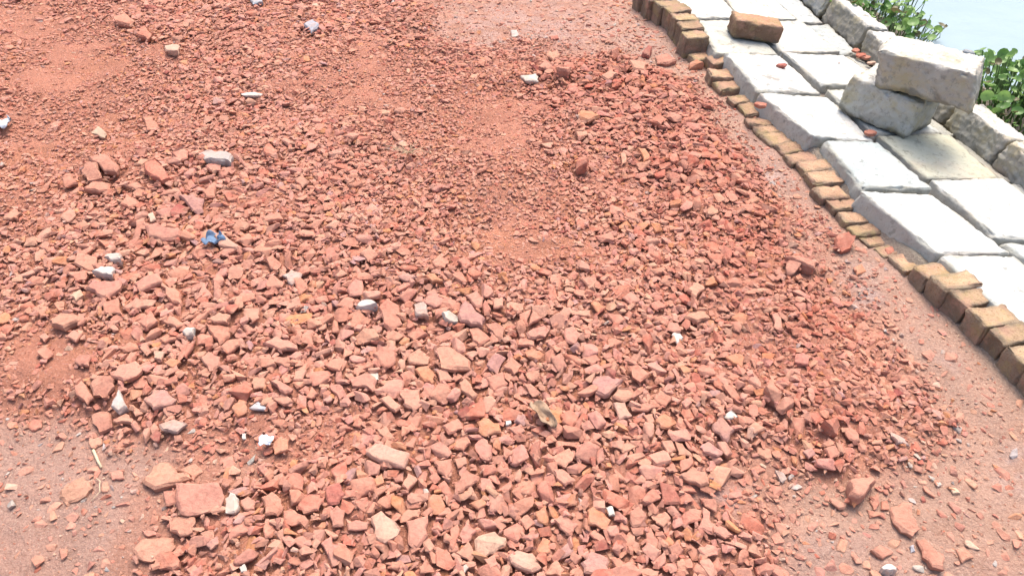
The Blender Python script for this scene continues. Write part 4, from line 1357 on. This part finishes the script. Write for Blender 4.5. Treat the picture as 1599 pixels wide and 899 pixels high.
def place_tube(name, pxs, r0, r1, colr, lift, label, cat, arch=0.0):
    pts = [surf(*p) for p in pxs]
    zs = np.array([p[2] for p in pts])
    n = len(pts)
    for i, p in enumerate(pts):
        p[2] = max(p[2], zs.mean()) + lift + arch * math.sin(math.pi * i / (n - 1))
    V, F = tube_mesh(name, pts, r0, r1, colr)
    base = np.array(pts[0])
    o = link(name, mesh_np(name, np.array(V) - base, F, True, colr), M_LITTER, None, tuple(base))
    tag(o, label, cat)
place_tube("straw_splinter", [(146, 703), (150, 712), (154, 721), (158, 729)], 0.0035, 0.0028, (0.55, 0.45, 0.30), 0.003, "pale straw splinter on the dirt at lower left", "straw")
place_tube("thin_root", [(151, 747), (157, 752), (159, 760), (157, 769), (151, 777), (143, 783)], 0.0012, 0.0009, (0.52, 0.40, 0.27), 0.002, "thin curved pale root on bare dirt at lower left", "root", 0.006)

# dried grass tuft
c = surf(640, 244)
V, F = [], []
rg = np.random.default_rng(5)
for k in range(22):
    a = rg.uniform(-2.6, 2.6) * 0.6 + (0 if k % 2 else math.pi)
    L = rg.uniform(0.05, 0.10)
    pts = [(c[0] + math.cos(a) * L * t + rg.normal() * .003, c[1] + math.sin(a) * L * t * 0.8 + rg.normal() * .003, c[2] + 0.012 + 0.02 * math.sin(2.4 * t) + rg.normal() * .002) for t in (0, .35, .7, 1)]
    v, f = tube_mesh("t", pts, 0.0011, 0.0006, None, 4)
    F += [tuple(i + len(V) for i in q) for q in f]; V += v
tag(link("dry_grass_tuft", mesh_np("dry_grass_tuft", np.array(V) - c, F, True, (0.52, 0.38, 0.25)), M_LITTER, None, tuple(c)), "dry pale grass root tuft lying on rubble above centre", "grass tuft")

def sheet(name, ctr, w, l, crumple, colr, mat, seed, up, label, cat, fold=0.3, shape=None, yaw=0.0):
    n, m = 12, 9
    V, F = [], []
    for j in range(n):
        for i in range(m):
            u, v = i / (m - 1) * 2 - 1, j / (n - 1) * 2 - 1
            wd = 1.0 if shape is None else shape(v)
            p = Vector((u * wd * w / 2, v * l / 2, 0))
            nz = Vector((math.sin(2.1 * v + 1.3 * u + seed), math.sin(2.6 * u - 1.7 * v + seed * 2), math.sin(2.9 * u + seed) * math.cos(2.4 * v + seed))) * 0.6
            nz2 = Vector((math.sin(6.1 * v + 3 * u + seed), math.sin(7.3 * u + 4 * v), math.sin(7.9 * u + 5.1 * v + seed) + math.cos(6.7 * v - 5 * u))) * 0.7
            q = p + nz * crumple + nz2 * crumple * 0.4 + Vector((0, 0, abs(u) * wd * w * fold))
            V.append(q)
    for j in range(n - 1):
        for i in range(m - 1):
            F.append((j * m + i, j * m + i + 1, (j + 1) * m + i + 1, (j + 1) * m + i))
    V = np.array([tuple(v) for v in V])
    V = V @ rotm(yaw, 0, 0).T
    V[:, 2] -= V[:, 2].min()
    V[:, 2] += up
    o = link(name, mesh_np(name, V, F, True, colr), mat, None, tuple(ctr))
    s = o.modifiers.new("thickness", 'SOLIDIFY'); s.thickness = 0.0012; s.offset = 0
    tag(o, label, cat)
    return o
leafshape = lambda v: max(0.06, math.cos(v * 1.45) ** 0.8)
sheet("dried_leaf", surf(848, 652), 0.044, 0.082, 0.009, (0.30, 0.20, 0.135), M_LITTER, 3.3, 0.006, "crinkled brown dried leaf lying on the rubble, lower centre", "dried leaf", 0.34, leafshape, 0.5)
sheet("blue_rag", surf(338, 378), 0.05, 0.045, 0.014, (0.13, 0.20, 0.30), M_CLOTH, 8.1, 0.012, "small crumpled blue rag scrap on a pale chip, left", "rag")
sheet("foil_scrap", surf(420, 699), 0.028, 0.026, 0.005, (0.6, 0.65, 0.7), M_FOIL, 5.7, 0.010, "small silver foil scrap between two orange chips at lower left", "foil", 0.05)
sheet("plastic_scrap", surf(6, 207), 0.06, 0.05, 0.020, (0.50, 0.53, 0.57), M_CLOTH, 6.9, 0.004, "pale bluish plastic scrap at the left edge", "plastic scrap")
def clod(px, py, w, seed, colr, label):
    c = surf(px, py)
    n = 22
    poly = [np.array((math.cos(t) * w * (0.5 + .12 * math.sin(3 * t + seed)), math.sin(t) * w * (0.36 + .08 * math.cos(2 * t + seed)))) for t in np.linspace(0, 6.283, 9)[:-1]]
    me = chip_mesh(poly, w * 0.24, seed, 3.0)
    paint(me, colr)
    tag(link("earth_clod", me, M_CHIP, None, (c[0], c[1], c[2] + 0.002)), label, "earth clod")
clod(120, 765, 0.075, 91, (0.37, 0.20, 0.135), "crumbling orange-brown earth clod on bare dirt, lower left")

# small brick bits lying on the slabs
def slab_bit(px, py, w, c, label, cat="brick bit", name="brick_bit", group="red brick bits fallen on the slabs", up=0.0):
    p = on_slab(px, py)
    rs = random.Random(int(px * 7 + py))
    poly = [np.array((math.cos(t), math.sin(t) * .75)) * w * rs.uniform(.42, .58) for t in np.linspace(0, 6.283, 7)[:-1]]
    me = chip_mesh(poly, w * 0.28, int(px + py), 0.5)
    me.name = name
    paint(me, COLS[c])
    tag(link(name, me, M_CHIP, None, (p[0], p[1], p[2] + w * 0.2 + up)), label, cat, group)
slab_bit(1219, 106, 0.045, 'darkred', "dark red brick bit alone on a pale slab below the loose brick")
slab_bit(1357, 211, 0.045, 'red', "orange-red brick bit touching the lower stacked block's foot")
slab_bit(1336, 82, 0.04, 'red', "red brick bit at the upper end of the small heap by the kerb")
slab_bit(1343, 90, 0.05, 'red', "biggest red brick bit in the small heap by the kerb")
slab_bit(1352, 93, 0.042, 'salmon', "salmon brick bit on the right side of the small heap by the kerb")
slab_bit(1360, 101, 0.035, 'pale', "pale crumb at the lower end of the small heap by the kerb")
slab_bit(1310, 99, 0.012, 'grey', "tiny grey speck of stone on the white slab behind the blocks", "pebble", "pebble", None)
slab_bit(1188, 168, 0.05, 'red', "red brick bit wedged between the edging bricks and a slab corner")
p = np.array(pt)
me = chip_mesh([np.array((math.cos(t) * .022, math.sin(t) * .013)) for t in np.linspace(0, 6.283, 8)[:-1]], 0.012, 77, 1.5)
me.name = "pebble"; paint(me, (0.22, 0.24, 0.25))
tag(link("pebble", me, M_STONE, None, (p[0], p[1], p[2] + 0.004)), "dark grey pebble on top of the upper stacked block", "pebble")

# ------------------------------------------------------------------ water plants behind the kerb
def water_plant(base, n_leaf, spread, height, seed, label, leaf=0.026):
    rg = np.random.default_rng(seed)
    root = bpy.data.objects.new("water_plant", None)
    root.location = tuple(base); col.objects.link(root)
    tag(root, label, "water plant", "leafy water plants along the bank")
    LV, LF, LC, SV, SF = [], [], [], [], []
    for k in range(n_leaf):
        a = rg.uniform(0, 6.283); r = spread * math.sqrt(rg.random())
        foot = np.array((math.cos(a) * r * .6, math.sin(a) * r * .6, -0.06))
        tip = np.array((math.cos(a) * r, math.sin(a) * r, height * rg.uniform(0.35, 1.0) * (1 - 0.35 * (r / spread) ** 2)))
        mid = (foot + tip) / 2 + np.array((rg.normal(), rg.normal(), 0)) * 0.012
        v, f = tube_mesh("s", [foot, mid, tip], 0.0032, 0.002, None, 5)
        SF += [tuple(i + len(SV) for i in q) for q in f]; SV += v
        s = leaf * rg.choice((rg.uniform(.35, .7), rg.uniform(.7, 1.35)))
        M = rotm(rg.uniform(0, 6.283), rg.normal() * .55 + .15, rg.normal() * .55)
        ring = []
        start = len(LV)
        L = [(0, 0, 0.0)]
        for q in range(10):
            t = 2 * math.pi * q / 10
            rr = 1.0 + 0.06 * math.cos(2 * t)
            L.append((math.cos(t) * s * .55 * rr, math.sin(t) * s * .55 * rr, s * .12))
        for q in range(10):
            t = 2 * math.pi * q / 10
            rr = 1.0 + (0.12 if q == 0 else 0)
            L.append((math.cos(t) * s * rr, math.sin(t) * s * .9 * rr, s * .34 + rg.normal() * s * .05))
        L = np.array(L) @ M.T + tip
        LV += list(L)
        for q in range(10):
            w = (q + 1) % 10
            LF.append((start, start + 1 + q, start + 1 + w))
            LF.append((start + 1 + q, start + 11 + q, start + 11 + w, start + 1 + w))
        g = rg.random()
        cc = np.array((0.09, 0.21, 0.045)) * (1 - g) + np.array((0.25, 0.40, 0.12)) * g
        if rg.random() < .13: cc = np.array((0.15, 0.13, 0.06))
        LC += [cc] * 21
    lf = link("foliage", mesh_np("foliage", np.array(LV), LF, True, np.array(LC)), M_LEAF, root)
    st = link("stems", mesh_np("stems", np.array(SV), SF, True, (0.12, 0.20, 0.06)), M_LEAF, root)
    return root
PLANTS = [((1338, 16), 40, .13, .10, "dense leafy water plant behind the pitted kerb block, at the top edge", .024),
          ((1368, 26), 46, .13, .10, "low leafy plant right behind the pitted kerb block's far corner", .024),
          ((1412, 12), 12, .08, .20, "tall sparse plant with round leaves rising against the water", .026),
          ((1405, 50), 34, .12, .10, "leafy plant just behind the upper stacked block's left corner", .025),
          ((1432, 48), 18, .10, .12, "sparse dark-tipped plant leaning out over the water, left of the stacked block", .022),
          ((1545, 118), 22, .10, .13, "upright sprig beside the upper stacked block's right end", .024),
          ((1572, 150), 95, .19, .14, "bushy pale green plant right of the stacked blocks", .022),
          ((1600, 160), 95, .20, .15, "bushy round-leaved plant cut by the right edge", .023),
          ((1600, 190), 70, .16, .10, "low leafy plant at the right edge just above the gravel by the kerb", .021),
          ((1355, -12), 30, .13, .10, "leafy plant mostly above the top edge beyond the kerb", .024)]
for i, ((a, b), n, sp, hh, lab, lf) in enumerate(PLANTS):
    # stands on the bank behind the kerb
    d = ray(a, b + 8); best = None
    for t in np.linspace(1.0, 8.0, 1400):
        q = np.array((0, 0, CAM_H)) + d * t
        tt = across(q[0], q[1])
        zg = max(wz, float(base_height(np.array([q[0]]), np.array([q[1]]), np.array([-1.0]))[0]))
        if tt > 0.95 and q[2] <= zg + 0.02:
            best = q; break
    if best is None: continue
    water_plant(best, int(n * 1.3), sp * 1.3, hh * 1.15, 700 + i, lab, lf * 0.85)

# ------------------------------------------------------------------ labels that single each chip out
refs = [c for c in CHIPS if c['ref']]
EXTRA_REF = [((848, 645), "the dried leaf"), ((640, 244), "the grass tuft"), ((338, 378), "the blue rag"), ((420, 699), "the foil scrap"), ((155, 765), "the curved root"), ((6, 207), "the plastic scrap")]
REFS = [(c['px'], c['ref']) for c in refs] + EXTRA_REF
def size_word(s):
    return "tiny" if s < 16 else "small" if s < 24 else "medium" if s < 38 else "large"
buckets = {}
for c in CHIPS:
    if c['lab']: continue
    best = None
    for (rx, ry), ph in REFS:
        dx, dy = c['px'][0] - rx, (c['px'][1] - ry) * 1.25
        d = math.hypot(dx, dy)
        if best is None or d < best[0]:
            best = (d, dx, dy, ph)
    d, dx, dy, ph = best
    if abs(dx) > 2.2 * abs(dy): w = "right of" if dx > 0 else "left of"
    elif abs(dy) > 2.2 * abs(dx): w = "below" if dy > 0 else "above"
    else: w = ("below" if dy > 0 else "above") + (" and right of" if dx > 0 else " and left of")
    buckets.setdefault((ph, w, c['c'], size_word(c['size'])), []).append((d, c))
for (ph, w, cn, sw), L in buckets.items():
    L.sort(key=lambda t: t[0])
    for k, (d, c) in enumerate(L):
        if len(L) == 1:
            lab = f"{sw} {WORDS[cn]} brick chip {w} {ph}"
        else:
            lab = f"{ordinal(k + 1)} nearest {sw} {WORDS[cn]} chip {w} {ph}" if k else f"nearest {sw} {WORDS[cn]} chip {w} {ph}"
        if len(lab.replace('-', ' ').split()) > 16: lab = lab.replace(f'{sw} ', '', 1)
        c['o']["label"] = lab
